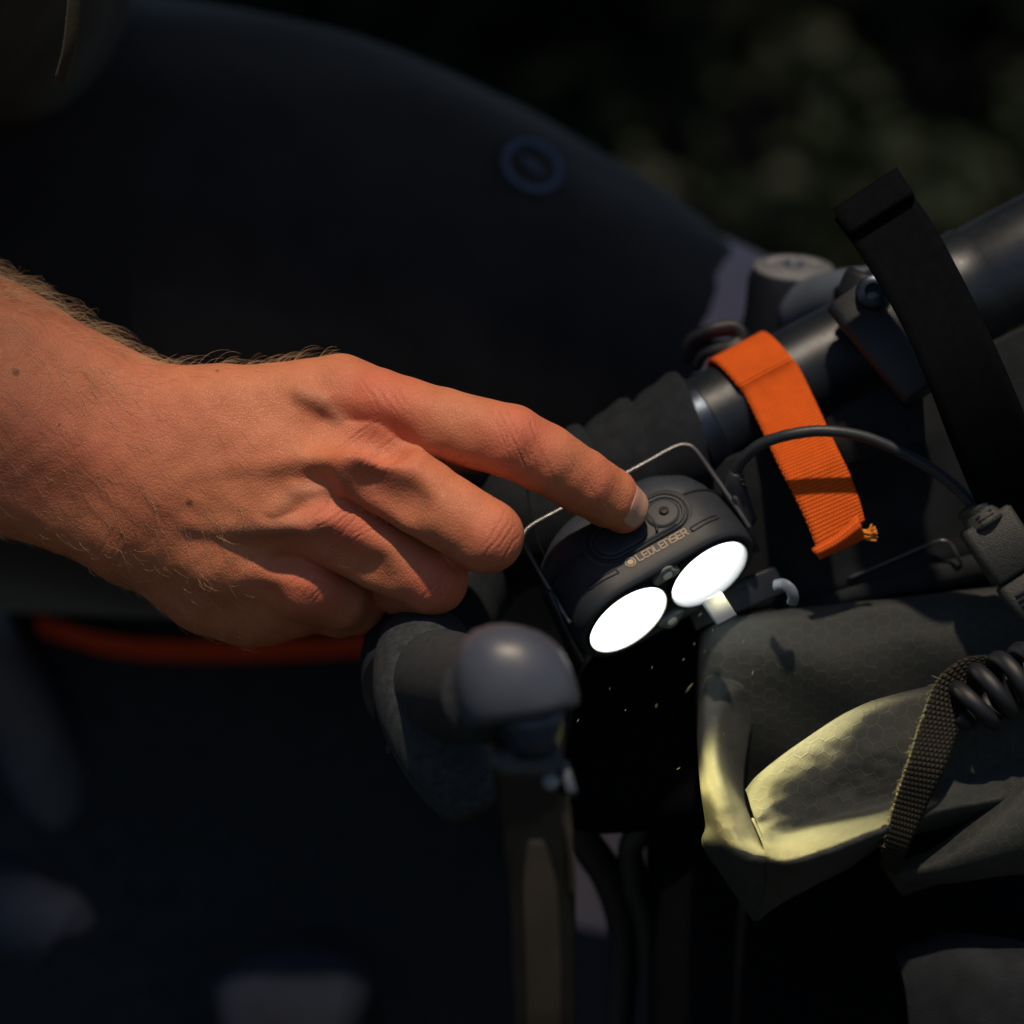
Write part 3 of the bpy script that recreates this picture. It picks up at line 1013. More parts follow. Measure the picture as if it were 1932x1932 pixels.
def headlamp():
    root = thing('headlamp', LP(0, -17, 15), 'black twin beam headlamp switched on, clipped in front of the handlebar', 'headlamp')
    S = [stadium(27.6, 13.6, .9)] + [stadium(b, c, a) for a, b, c in HL]
    S += [stadium(30.7, 16.7, 18.2)]
    hous = mk('housing', loft(S), M['rubber'], root, auto=50)
    S = [stadium(30.2, 16.2, 17.6), stadium(30.3, 16.5, 18.6), stadium(29.8, 16.4, 22), stadium(27.8, 15.4, 27), stadium(22.5, 13, 31.5), stadium(15, 9.5, 33.5)]
    mk('back_cover', loft(S), M['rubber_grey'], root, auto=50)
    # wavy brim where the front shell meets the back
    for (nm, off, r) in (('brim', 17.05, .45),):
        pts = []
        for a in np.linspace(-30.5, 30.5, 60):
            d = 17.6 + 5.2 * math.exp(-(a / 11.5) ** 4)
            pts.append(LP(a, top_t(a, 17.0) + .05, d))
        mk(nm, tube(np.array(pts), r, 6), M['groove'], root)
    # top bulge under the switch panel (reaches back over the cover)
    pn = []
    for (e, t) in ((0, 16.2), (.0, 16.95), (.9, 17.35), (1.6, 17.4)):
        pn.append(pill(-18.0 + e, 18.0 - e, 7.9 - e, 15.0, t)[:-1])
    mk('switch_panel', loft(pn), M['rubber'], root, auto=40)
    mk('panel_rim', tube(pill(-16.2, 16.2, 6.9, 14.7, 17.45), .42, 6), M['groove'], root)
    mk('panel_rim', tube(pill(-15, 15, 5.7, 14.7, 17.5), .50, 6), M['rubber_grey'], root)
    for s, nm in ((1, 'push_button'), (-1, 'push_button')):
        lo_, hi_ = (3.6, 14.0) if s > 0 else (-14.0, 2.4)
        bt = []
        for (e, t) in ((0, 17.2), (0, 17.75), (.45, 18.1), (1.0, 18.2)):
            bt.append(pill(lo_ + e, hi_ - e, (4.9 if s > 0 else 5.0) - e, 14.7, t)[:-1])
        b = mk(nm, loft(bt), M['rubber'], root, auto=50)
        if s > 0:
            mk('dot', lathe(LP(9.4, 18.1, 14.7), LT, [(0, 1.45), (.55, 1.45), (.8, 1.1), (.85, .0)], 20), M['groove'], b)
            mk('notch', tube(np.array([LP(3.3 + .9 * math.cos(q) * 2, 18.0, 14.7 + 5.0 * math.sin(q)) for q in np.linspace(-1.3, 1.3, 12)]), .42, 6), M['groove'], b)
    # two grip slots near the front edge
    for s in (-1, 1):
        pts = []
        for q in np.linspace(0, 1, 24):
            a = s * (12.8 + 9.5 * q); pts.append(LP(a, top_t(a) + .02, 4.4 + 1.0 * q))
        for q in np.linspace(1, 0, 24):
            a = s * (12.8 + 9.5 * q); pts.append(LP(a, top_t(a) + .02, 5.9 + .8 * q))
        pts.append(pts[0])
        mk('grip_slot', tube(np.array(pts), .26, 6), M['groove'], root)
    # lettering and ring mark
    V_, F_ = [], []

    def quad(p0, p1, wd):
        p0, p1 = np.array(p0, float), np.array(p1, float)
        t = unit(p1 - p0); nrm = np.array([-t[1], t[0]]) * wd / 2; p0 = p0 - t * wd / 2; p1 = p1 + t * wd / 2
        b = len(V_)
        for q in (p0 - nrm, p1 - nrm, p1 + nrm, p0 + nrm): V_.append(LP(q[0], 17.24, q[1]))
        F_.append((b, b + 1, b + 2, b + 3))
    x = -5.6; gw, gh, adv = 1.42, 2.25, 1.93
    for ch in 'LEDLENSER':
        for st in GLYPH[ch]:
            for p0, p1 in zip(st, st[1:]):
                quad((x + p0[0] * gw, 4.4 + p0[1] * gh), (x + p1[0] * gw, 4.4 + p1[1] * gh), .34)
        x += adv
    def ring(r0, r1):
        b = len(V_); n = 28
        for j in range(n):
            q = 2 * math.pi * j / n
            for r_ in (r0, r1): V_.append(LP(-8.0 + r_ * math.cos(q), 17.24, 5.6 + r_ * math.sin(q)))
        for j in range(n):
            k = (j + 1) % n; F_.append((b + 2 * j, b + 2 * j + 1, b + 2 * k + 1, b + 2 * k))
    ring(0.02, .95); ring(1.3, 1.62)
    mk('lettering', (np.array(V_), F_), M['print_beige'], root, smooth=False)
    # lenses
    for a, colr, st, nm in ((-14.2, (1.0, .98, .86), 9.0, 'warm'), (14.2, (.96, 1.0, 1.0), 11.0, 'cool')):
        em = NT('lit_lens_' + nm); em.b.inputs['Base Color'].default_value = (.9, .9, .9, 1)
        em.b.inputs['Emission Color'].default_value = (*colr, 1); em.b.inputs['Emission Strength'].default_value = st * .36
        c = LP(a, 0, 0)
        prof = [(.2, 12.9), (1.0, 12.6), (1.7, 10.5), (2.2, 7), (2.4, 3), (2.42, .01)] if a < 0 else [(-2.2, 12.2), (-.9, 12.2), (-.55, 10.5), (-.3, 7), (-.2, 3), (-.18, .01)]
        lens = mk('lens', lathe(c, LN, prof, 48), em.m, root)
        refl = NT('reflector_' + nm)
        refl.b.inputs['Base Color'].default_value = (.85, .86, .86, 1); refl.b.inputs['Roughness'].default_value = .35
        refl.b.inputs['Emission Color'].default_value = (*colr, 1); refl.b.inputs['Emission Strength'].default_value = .10 if a > 0 else .8  # weak glow stands in for lens light falling on the reflector
        mk('reflector', lathe(c, LN, [(-1.3, 12.1), (.2, 12.7), (1.05, 13.15), (1.1, 13.3), (.2, 13.2), (-1.3, 12.6), (-1.3, 12.1)], 48, cap=False), refl.m, lens)
        mk('bezel', lathe(c, LN, [(-.8, 13.7), (1.15, 13.7), (1.4, 13.45), (1.1, 13.2), (-.8, 13.25), (-.8, 13.7)], 48, cap=False), M['groove'], lens)
        sp = bpy.data.lights.new('lamp_beam', 'SPOT')
        sp.energy = 1.45; sp.spot_size = math.radians(80); sp.spot_blend = 1.0; sp.shadow_soft_size = .011
        sp.color = (1.0, .81, .25) if a < 0 else (1.0, .86, .38)
        so = bpy.data.objects.new('lamp_beam', sp); COL.objects.link(so); so.parent = root
        so.location = Vector(W(LP(a, 0, -9)) - root_loc(root))
        aim = unit(np.array([.27, -.71, .65]))
        d = Vector(W(F0 + aim) - W(F0))
        so.rotation_euler = (-d).to_track_quat('Z', 'Y').to_euler()
    # small sensor windows between the lenses
    glass = mat('window_glass', (.22, .24, .23), .12, spec=.8, var=.1)
    led = mat('small_led', (.95, .92, .78), .3, spec=.7, var=.1)
    for (t0, s, nm) in ((11.9, 1, 'top'), (-12.6, -1, 'bottom')):
        rings = []
        for (e, d) in ((0, 1.2), (0, -1.15), (.35, -1.4), (1.2, -1.45)):
            pts = []
            for q in np.linspace(0, 2 * np.pi, 30, endpoint=False):
                rr = 2.95 - .75 * math.cos(3 * (q - math.pi / 2) + math.pi * 0) * -1 * (.9 if s > 0 else .9) - e
                rr = 3.7 - e + .75 * math.cos(3 * (q + s * math.pi / 2) + math.pi)
                pts.append(LP(rr * 1.12 * math.cos(q), t0 + (rr * .86) * math.sin(q), d))
            rings.append(pts)
        wdw = mk('sensor_window', loft(rings), glass, root)
        mk('small_led', lathe(LP(0, t0 + .1, -1.4), LN, [(0, 1.6), (.35, 1.5), (.6, 1.0), (.7, .01)], 18), led, wdw)
    # head-band bracket: flat wire bow with pivot plates
    path = [LP(-30.6, 6, 4), LP(-30.6, 8, 10), LP(-30.4, 12.5, 22), LP(-30, 15.4, 29.5), LP(-28.4, 16.3, 32.4), LP(-24.5, 16.6, 33.6), LP(-15, 16.6, 33.6), LP(0, 16.6, 33.6), LP(15, 16.6, 33.6),
            LP(24.5, 16.6, 33.6), LP(28.4, 16.3, 32.4), LP(30, 15.4, 29.5), LP(30.6, 12.5, 22), LP(31.2, 8, 10), LP(31.4, 5, 3)]
    mk('bracket', tube(np.array(path), .8, 10, 110, up=LT, aspect=.8), M['wire'], root)
    mk('pivot_plate', bar_box(LP(-31.6, 10, 16), LP(-31.8, -8, 0), LN * .5 + LT, 4.2, 1.0, .9, .4), M['plastic'], root)
    mk('pivot_plate', bar_box(LP(32.0, 9, 14), LP(32.2, -7, 3), LN * .5 + LT, 3.4, .9, .8, .4), M['plastic'], root)
    # pale clip under the right lens
    mk('mount_clip', bar_box(P(1343, 1128, -4), P(1372, 1172, 0), (1, .2, 0), 3.3, 1.0, .5, .3), M['pale'], root)
    mk('mount_clip', tube(PP([(1462, 1104, -6), (1478, 1102, -3), (1492, 1112, -2), (1497, 1128, -3), (1494, 1138, -6)]), 1.7, 10, 16, aspect=.5), M['pale'], root)
    mk('mount_arm', bar_box(P(1300, 1165, -26), P(1470, 1092, -30), (0, 1, 0), 4.5, 2.5, 1, .4), M['plastic'], root)


# ------------------------------------------------------------------ cables
def cables():
    root = thing('charging_cable', P(1880, 1020, -4), 'black charging cable arching from the headlamp over the orange strap to a square plug', 'cable')
    cp = [(1391, 968, -20), (1384, 915, -16), (1392, 882, -13), (1410, 858, -10), (1440, 836, -7), (1490, 820, -4), (1555, 813, -3), (1630, 824, -3), (1700, 853, -3), (1765, 890, -3), (1812, 928, -3), (1838, 956, -3)]
    mk('cord', tube(PP(cp), 1.75, 14, 90), M['cord'], root)
    mk('strain_relief', tube(PP([(1398, 985, -24), (1388, 945, -20), (1386, 912, -16), (1390, 890, -14)]), [4.9, 4.4, 3.2, 2.1], 18, 16), M['cord'], root)
    for k in range(2):
        mk('notch', tube(PP([(1397 + 3 * k, 905 + 8 * k, -12.6), (1405 + 3 * k, 907 + 9 * k, -13.2)]), .3, 6, 4), M['groove'], root)
    d = unit(P(1922, 1078, 0) - P(1838, 950, 0)); wide = np.array([d[1] * -1, d[0], 0]) * -1
    c0 = P(1836, 948, -3)
    pl = lathe(c0, d, [(0, 3.0), (.4, 5.6), (2.0, 6.1), (2.6, 5.5), (3.2, 6.0), (5.5, 6.1), (6.0, 6.6), (7.5, 7.0)], 28)
    plug = mk('plug', pl, M['grain'], root)
    for k in range(3):
        q = c0 + d * (4.0 + 1.25 * k) + np.array([0, 0, 5.4 + .25 * k])
        mk('rib', bar_box(q - wide * 2.6, q + wide * 2.6, d, .35, .5, .2, .1), M['groove'], plug)
    mk('plug_body', bar_box(c0 + d * 5.5, c0 + d * 24.4, wide, 8.4, 5.2, 2.2, 1.0), M['grain'], root)
    root2 = thing('cable_socket', c0 + d * 26, 'grained black cable socket mated to the square plug, with moulded ribs', 'connector')
    mk('socket_body', bar_box(c0 + d * 25.2, c0 + d * 37, wide, 8.3, 5.2, 2.2, .8), M['grain'], root2)
    mk('socket_neck', tube(np.array([c0 + d * 36, c0 + d * 42, c0 + d * 60, c0 + d * 80 + [6, -6, 0]]), [6.4, 4.0, 2.0, 2.0], 18, 20), M['cord'], root2)
    for k in range(4):
        q = c0 + d * (29.5 + 1.7 * k) + np.array([0, 0, 5.3]) + wide * 1.8
        mk('rib', bar_box(q - wide * 3.6, q + wide * 3.6, d, .4, .5, .2, .1), M['groove'], root2)
    # coiled cable at the right edge
    ax = PP([(1806, 1352, 30), (1850, 1318, 31), (1905, 1288, 31), (1990, 1255, 29), (2080, 1228, 26)])
    A = catmull(ax, 200); T, N, B = frames(A)
    s = np.concatenate([[0], np.cumsum(np.linalg.norm(np.diff(A, axis=0), axis=1))])
    ph = s / 6.3 * 2 * np.pi
    rad = 7.4 * np.clip(s / 6, .35, 1)
    H = A + rad[:, None] * (np.cos(ph)[:, None] * N + np.sin(ph)[:, None] * B)
    o = mk('coiled_cable', tube(H, 2.55, 12, 420), M['plastic'], None, at=ax[0])
    tag(o, 'coiled black rubber cable wound beside the mesh webbing on the bag', 'cable')


# ------------------------------------------------------------------ bicycle
BAR0, BAR1 = P(1322, 812, -47), P(1552, 689, -52)
BD = unit(BAR1 - BAR0)


def bar_at(s): return BAR0 + BD * s


def bicycle():
    root = thing('bicycle', P(1500, 2400, -300), 'black drop bar bicycle seen from the front, its taped bar behind the lamp', 'bicycle')
    # bare handlebar, with the part hidden under the tape and its end bending down to the brake hood
    end = bar_at(150)
    hb = mk('handlebar', join(tube(np.array([bar_at(-6), bar_at(60), end]), 15.9, 40, 12), tube(np.array([bar_at(88), bar_at(90), bar_at(99), bar_at(100), bar_at(160)]), [14, 18.2, 18.4, 17.6, 17.8], 40)), M['carbon'], root, auto=40)
    mk('end_collar', lathe(bar_at(-4), BD, [(0, 16.5), (.4, 17.0), (6.5, 16.8), (7, 16.2)], 40), M['alloy'], root, auto=40)
    # bar tape, one overlapping turn after another
    tp = np.vstack([[bar_at(-3), bar_at(-20), bar_at(-38), bar_at(-56)], PP([(965, 992, -50), (885, 1060, -48), (825, 1150, -34), (800, 1235, -12), (800, 1300, 8)])])
    full = catmull(tp, 160); s = np.concatenate([[0], np.cumsum(np.linalg.norm(np.diff(full, axis=0), axis=1))])
    L = s[-1]; step = 17.2; k = 0; a = 0.0
    while a < L - 4:
        b = min(a + step + 3.0, L)
        q = np.linspace(a, b, 9)
        pts = np.stack([np.interp(q, s, full[:, c]) for c in range(3)], 1)
        rr = np.interp(np.linspace(0, 1, 9), [0, .05, .5, 1], [19.9, 20.5, 19.2, 17.0] if k < 4 else [18.6, 19.0, 18.6, 17.8]) if True else 0
        T = unit(pts[-1] - pts[0])
        g = tube(pts, rr, 40)
        V = np.asarray(g[0]).copy()
        rel = V - pts.mean(0)                                  # the turn is wound at a slant
        sl = (rel @ unit(np.cross(T, [0, 0, 1.0]))) * (-.22 if k < 4 else -.05)
        V = V + T * sl[:, None] + .25 * np.sin(V[:, :1] * .9 + k) * unit(rel)
        mk('tape_turn', (V, g[1]), M['tape'], root, auto=55)
        a += step; k += 1
    # brake hood: SDF-free loft, rubber body with the horn at its front
    hd = np.array([[*P(800, 1225, 2), 14], [*P(805, 1262, 14), 15.5], [*P(812, 1320, 26), 15.8], [*P(838, 1400, 34), 14.5], [*P(872, 1475, 40), 12.0], [*P(905, 1530, 42), 8.0]])
    mk('brake_hood', tube(hd[:, :3], hd[:, 3], 36, 40, aspect=1.0), M['hood'], root)
    mk('hood_seam', tube(PP([(735, 1420, 30), (745, 1330, 36), (775, 1255, 36), (830, 1222, 34), (880, 1212, 38)]), 1.1, 8, 40), M['hood'], root)
    br = np.array([[*P(835, 1290, 26), 15.5], [*P(880, 1300, 66), 14.5], [*P(930, 1310, 106), 13]])
    mk('hood_neck', tube(br[:, :3], br[:, 3], 32, 20), M['hood'], root)
    S = []
    th = np.linspace(0, 2 * np.pi, 48, endpoint=False)
    for (x, y, hw, hd_) in ((952, 1177, 3, 3), (953, 1180, 30, 7), (955, 1190, 62, 11), (957, 1207, 84, 14.5), (960, 1230, 100, 16.5), (965, 1262, 110, 17.5), (972, 1300, 114, 17.5), (980, 1330, 113, 17), (985, 1346, 108, 16), (986, 1350, 98, 14.5)):
        c = P(x, y, 122); w_ = hw * MMPX * .864
        co, si = np.cos(th), np.sin(th)
        e = .86
        tilt = (si * 0) + co * w_ * .0
        S.append(np.stack([c[0] + np.sign(co) * abs(co) ** e * w_, c[1] + co * w_ * (-.04 if y < 1300 else -.02) + (y - 1177) / 173 * co * w_ * .22, c[2] + np.sign(si) * abs(si) ** e * hd_], 1))
    mk('horn_cap', loft(S), M['horn'], root)
    S = []
    for (x, y, hw, hd_) in ((992, 1338, 76, 13), (1002, 1372, 62, 12.5), (1008, 1400, 52, 11), (1010, 1420, 40, 9)):
        c = P(x, y, 122); w_ = hw * MMPX * .864
        S.append(np.stack([c[0] + np.cos(th) * w_, c[1] + np.cos(th) * w_ * .15, c[2] + np.sin(th) * hd_], 1))
    mk('lever_pivot', loft(S), M['blue'], root)
    mk('pivot_pin', lathe(P(1040, 1476, 124), (.3, -.1, .95), [(-3, 2.2), (0, 2.2), (.5, 1.6)], 16), M['satin'], root)
    S = []
    for (x, y, w_, hw, hd_) in ((990, 1395, 84, 9.0, 8), (1000, 1470, 82, 9.2, 8), (1010, 1560, 78, 9.4, 7.5), (1020, 1660, 74, 9.0, 6.5), (1024, 1780, 70, 8.6, 6), (1026, 1900, 66, 8.4, 5.5), (1030, 2080, 58, 8.0, 5)):
        c = P(x, y, w_ + 34)
        ay = unit(np.array([.0, .05, 1.0])); axx = np.array([1.0, 0, -.12])
        S.append(rrect(c, axx, ay, hw, hd_, min(hw, hd_) * .62, 5))
    mk('brake_lever', loft(S), mat('lever_black', (.007, .0085, .010), .32, spec=.5), root)
    S = []
    for (x, y, w_, hw) in ((1008, 1560, 84.6, .8), (1013, 1600, 83.2, 2.6), (1019, 1670, 80.6, 4.4), (1024, 1780, 76.6, 4.6), (1026, 1900, 72.2, 4.5), (1030, 2080, 63.6, 4.3)):
        S.append(rrect(P(x, y, w_ + 34.2), np.array([1, 0, -.12]), np.array([0, .05, 1.0]), hw, .5, .35, 3))
    mk('lever_sun_strip', loft(S), M['lever'], root)  # tan strip paints the sun's reflection on the black lever
    mk('lever_edge', tube(PP([(1052, 1480, 118), (1066, 1545, 118), (1076, 1610, 116), (1080, 1690, 112)]), .9, 8, 24), M['lever'], root)
    mk('shift_tab', bar_box(P(1062, 1440, 118), P(1080, 1500, 120), (1, .2, 0), 1.4, 4, .8, .4), M['horn'], root)
    # stem, steerer and its cap
    up = unit([.03, .93, .37])
    cap_c = P(1497, 507, -112)
    mk('steerer_tube', lathe(cap_c - up * 60, up, [(0, 16), (40, 16), (44, 15.2), (56, 14.8), (60, 13.2)], 40), M['plastic'], root, auto=40)
    tc = mk('top_cap', lathe(cap_c, up, [(-4.5, 11.5), (-1.2, 12.6), (.0, 13.2), (.8, 13.0), (1.1, 12.4), (1.15, .01)], 48), M['cap'], root, auto=30)
    mk('cap_bolt', lathe(cap_c + up * 1.1, up, [(0, 3.4), (1.2, 3.2), (1.3, 2.0), (.4, 1.8), (.4, .01)], 20), M['satin'], tc)
    capm = mat('cap_print', (.8, .78, .74), .5)
    for q in np.linspace(-2.6, -.5, 7):
        e1 = unit(np.cross(up, [0, 0, 1.0])); e2 = np.cross(up, e1)
        pc = cap_c + up * 1.2 + 8.6 * (math.cos(q) * e1 - math.sin(q) * e2)
        mk('cap_mark', bar_box(pc - up * .1, pc + up * .25, e1, 1.0, .55, .3, .08), capm, tc)
    st = [P(1525, 590, -108), P(1580, 572, -90), P(1640, 566, -68), P(1690, 590, -52)]
    mk('stem', tube(np.array(st), [11.5, 10.6, 10.6, 13], 30, 24), M['satin'], root)
    # clamp round the bar with its ear, bolt and lower jaw
    c = bar_at(62)
    mk('stem_clamp', lathe(bar_at(58), BD, [(0, 17.5), (.8, 19.6), (23, 19.6), (24, 17.5)], 44), M['plastic'], root, auto=40)
    mk('clamp_ear', bar_box(P(1596, 560, -28), P(1742, 742, -14), (.8, .5, .1), 7.0, 4.5, 3, .8), M['plastic'], root)
    bl = mk('clamp_bolt', lathe(P(1648, 556, -24), (-.12, .1, 1), [(-8, 5.4), (4, 5.4), (5.6, 4.9), (6.2, 3.9), (6.2, 2.6), (4.2, 2.4), (4.2, .01)], 28), M['alloy'], root, auto=35)
    mk('clamp_jaw', bar_box(P(1600, 535, -34), P(1660, 560, -26), (.3, 1, 0), 5, 5, 2.5, .8), M['plastic'], root)
    mk('brake_hose', tube(PP([(1060, 1520, -70), (1105, 1590, -80), (1150, 1660, -90), (1175, 1760, -100), (1170, 1900, -110), (1150, 2100, -120)]), [4.5, 5.5, 5.5, 5, 5, 5], 14, 40), M['plastic'], root)
    mk('brake_hose', tube(PP([(1225, 1500, -75), (1215, 1560, -75), (1190, 1600, -78), (1200, 1680, -84), (1225, 1780, -90), (1235, 2100, -110)]), 4.2, 14, 40), M['plastic'], root)
    # frame tubes far behind and below the bar
    mk('top_tube', tube(PP([(1480, 1400, -400), (900, 1420, -520), (300, 1400, -560), (-300, 1380, -600)]), 15, 28, 30), M['plastic'], root)
    mk('down_tube', tube(PP([(-120, 1120, -330), (30, 1330, -360), (160, 1640, -400), (300, 2100, -450)]), 17, 28, 30), M['steel'], root)
    mk('head_tube', tube(PP([(1510, 640, -128), (1500, 900, -160), (1480, 1300, -220), (1460, 1700, -270), (1440, 2100, -320)]), 20, 30, 20), M['plastic'], root)
    mk('brake_cable', tube(PP([(1330, 2000, -120), (1260, 1830, -130), (1330, 1770, -120), (1420, 1690, -100)]), 2.4, 10, 30), M['plastic'], root)


# ------------------------------------------------------------------ straps and bags
def strip(cl, half, thick, nu=60, nv=9, dome=0.0):
    """Strap: centre line points and, for each, the half-width vector."""
    cl, half = np.asarray(cl, float), np.asarray(half, float)
    ctrl = np.stack([cl - half, cl, cl + half], 1)
    return patch(ctrl, nu, nv, thick)


def PV(dx, dy, dw=0.0): return np.array([dx * MMPX, -dy * MMPX, dw])


def straps():
    root = thing('orange_strap', P(1500, 800, -20), 'bright orange woven strap looped over the handlebar, its end folded back', 'strap')
    # over the bar: follows the tube's own round, then hangs down the bag
    B0 = bar_at(22)
    e1 = unit(np.array([0, 0, 1.0]) - BD * BD[2]); e2 = np.cross(e1, BD) * 1.0
    if e2[1] < 0: e2 = -e2
    cl, hf = [], []
    for q in (205, 160, 130, 100, 75, 50, 25, 2):
        t = math.radians(q); R = 17.4
        cl.append(B0 + R * (math.cos(t) * e1 + math.sin(t) * e2) + BD * (0 if q > 60 else (60 - q) * .02)); hf.append(BD * 9.4)
    for (x, y, w, hx, hy) in ((1524, 862, -17, 54, -22), (1549, 912, -14, 53, -22), (1572, 966, -12, 50, -22), (1586, 1008, -11, 46, -26)):
        cl.append(P(x, y, w)); hf.append(PV(hx, hy))
    mk('webbing', strip(cl, hf, 1.5, 110, 11), M['orange'], root)
    # folded end: a slanted flap laid over the tip and the cut edge with its threads
    fl = np.array([[P(1534, 1046, -9.0), P(1574, 1027, -9.2), P(1622, 988, -9.0)], [P(1537, 1046, -7.6), P(1578, 1030, -7.4), P(1624, 992, -7.6)], [P(1544, 1052, -8.4), P(1585, 1030, -8.6), P(1629, 1006, -9.0)]])
    mk('folded_end', patch(np.array([[P(1532, 1038, -9.5), P(1576, 1012, -9.5), P(1618, 972, -9.5)], [P(1539, 1044, -7.8), P(1581, 1022, -7.8), P(1624, 990, -7.8)], [P(1545, 1052, -12), P(1588, 1034, -12), P(1631, 1014, -12)]]), 18, 14, 1.4), M['orange'], root)
    fr = []
    for k in range(16):
        a = random.uniform(-.5, .5)
        p0 = P(1627, 1000 + k * .9, -11); fr.append(tube(np.array([p0, p0 + PV(12, 2 + 8 * a, random.uniform(-1, 1)), p0 + PV(24 + random.uniform(-6, 6), -2 + 22 * a, random.uniform(-2, 2))]), .33, 5, 8))
    mk('frayed_threads', join(*fr), mat('thread', (.75, .26, .02), .8), root)
    mk('strap_buckle', tube(PP([(1300, 680, -66), (1308, 645, -62), (1345, 625, -58), (1385, 620, -58), (1398, 640, -58), (1375, 655, -58), (1330, 662, -62), (1312, 690, -66)]), 3.0, 10, 50, aspect=.7), M['plastic'], root)
    # wide black strap across the clamp
    cl = PP([(1636, 376, 4), (1692, 452, 10), (1757, 566, 17), (1815, 690, 20), (1866, 815, 14), (1924, 950, -2), (1990, 1080, -24)])
    hf = [PV(60, -38), PV(62, -37), PV(61, -33), PV(64, -29), PV(68, -28), PV(70, -28), PV(72, -30)]
    r2 = thing('black_strap', P(1800, 640, 15), 'wide matte black strap crossing the handlebar clamp, its doubled end sticking up', 'strap')
    mk('webbing', strip(cl, hf, 1.8, 60, 9), M['black'], r2)
    mk('doubled_end', strip(PP([(1636, 362, 1), (1646, 380, 7), (1664, 406, 10)]), [PV(61, -40), PV(61, -39), PV(60, -38)], 3.2, 14, 9), M['black'], r2)
    # dull orange strap lying behind, over the frame bag
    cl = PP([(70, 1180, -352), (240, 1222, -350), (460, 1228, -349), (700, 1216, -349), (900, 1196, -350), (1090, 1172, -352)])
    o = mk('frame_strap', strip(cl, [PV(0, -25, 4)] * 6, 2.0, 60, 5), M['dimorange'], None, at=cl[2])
    tag(o, 'dull orange strap, blurred, running behind and below the hand', 'strap')


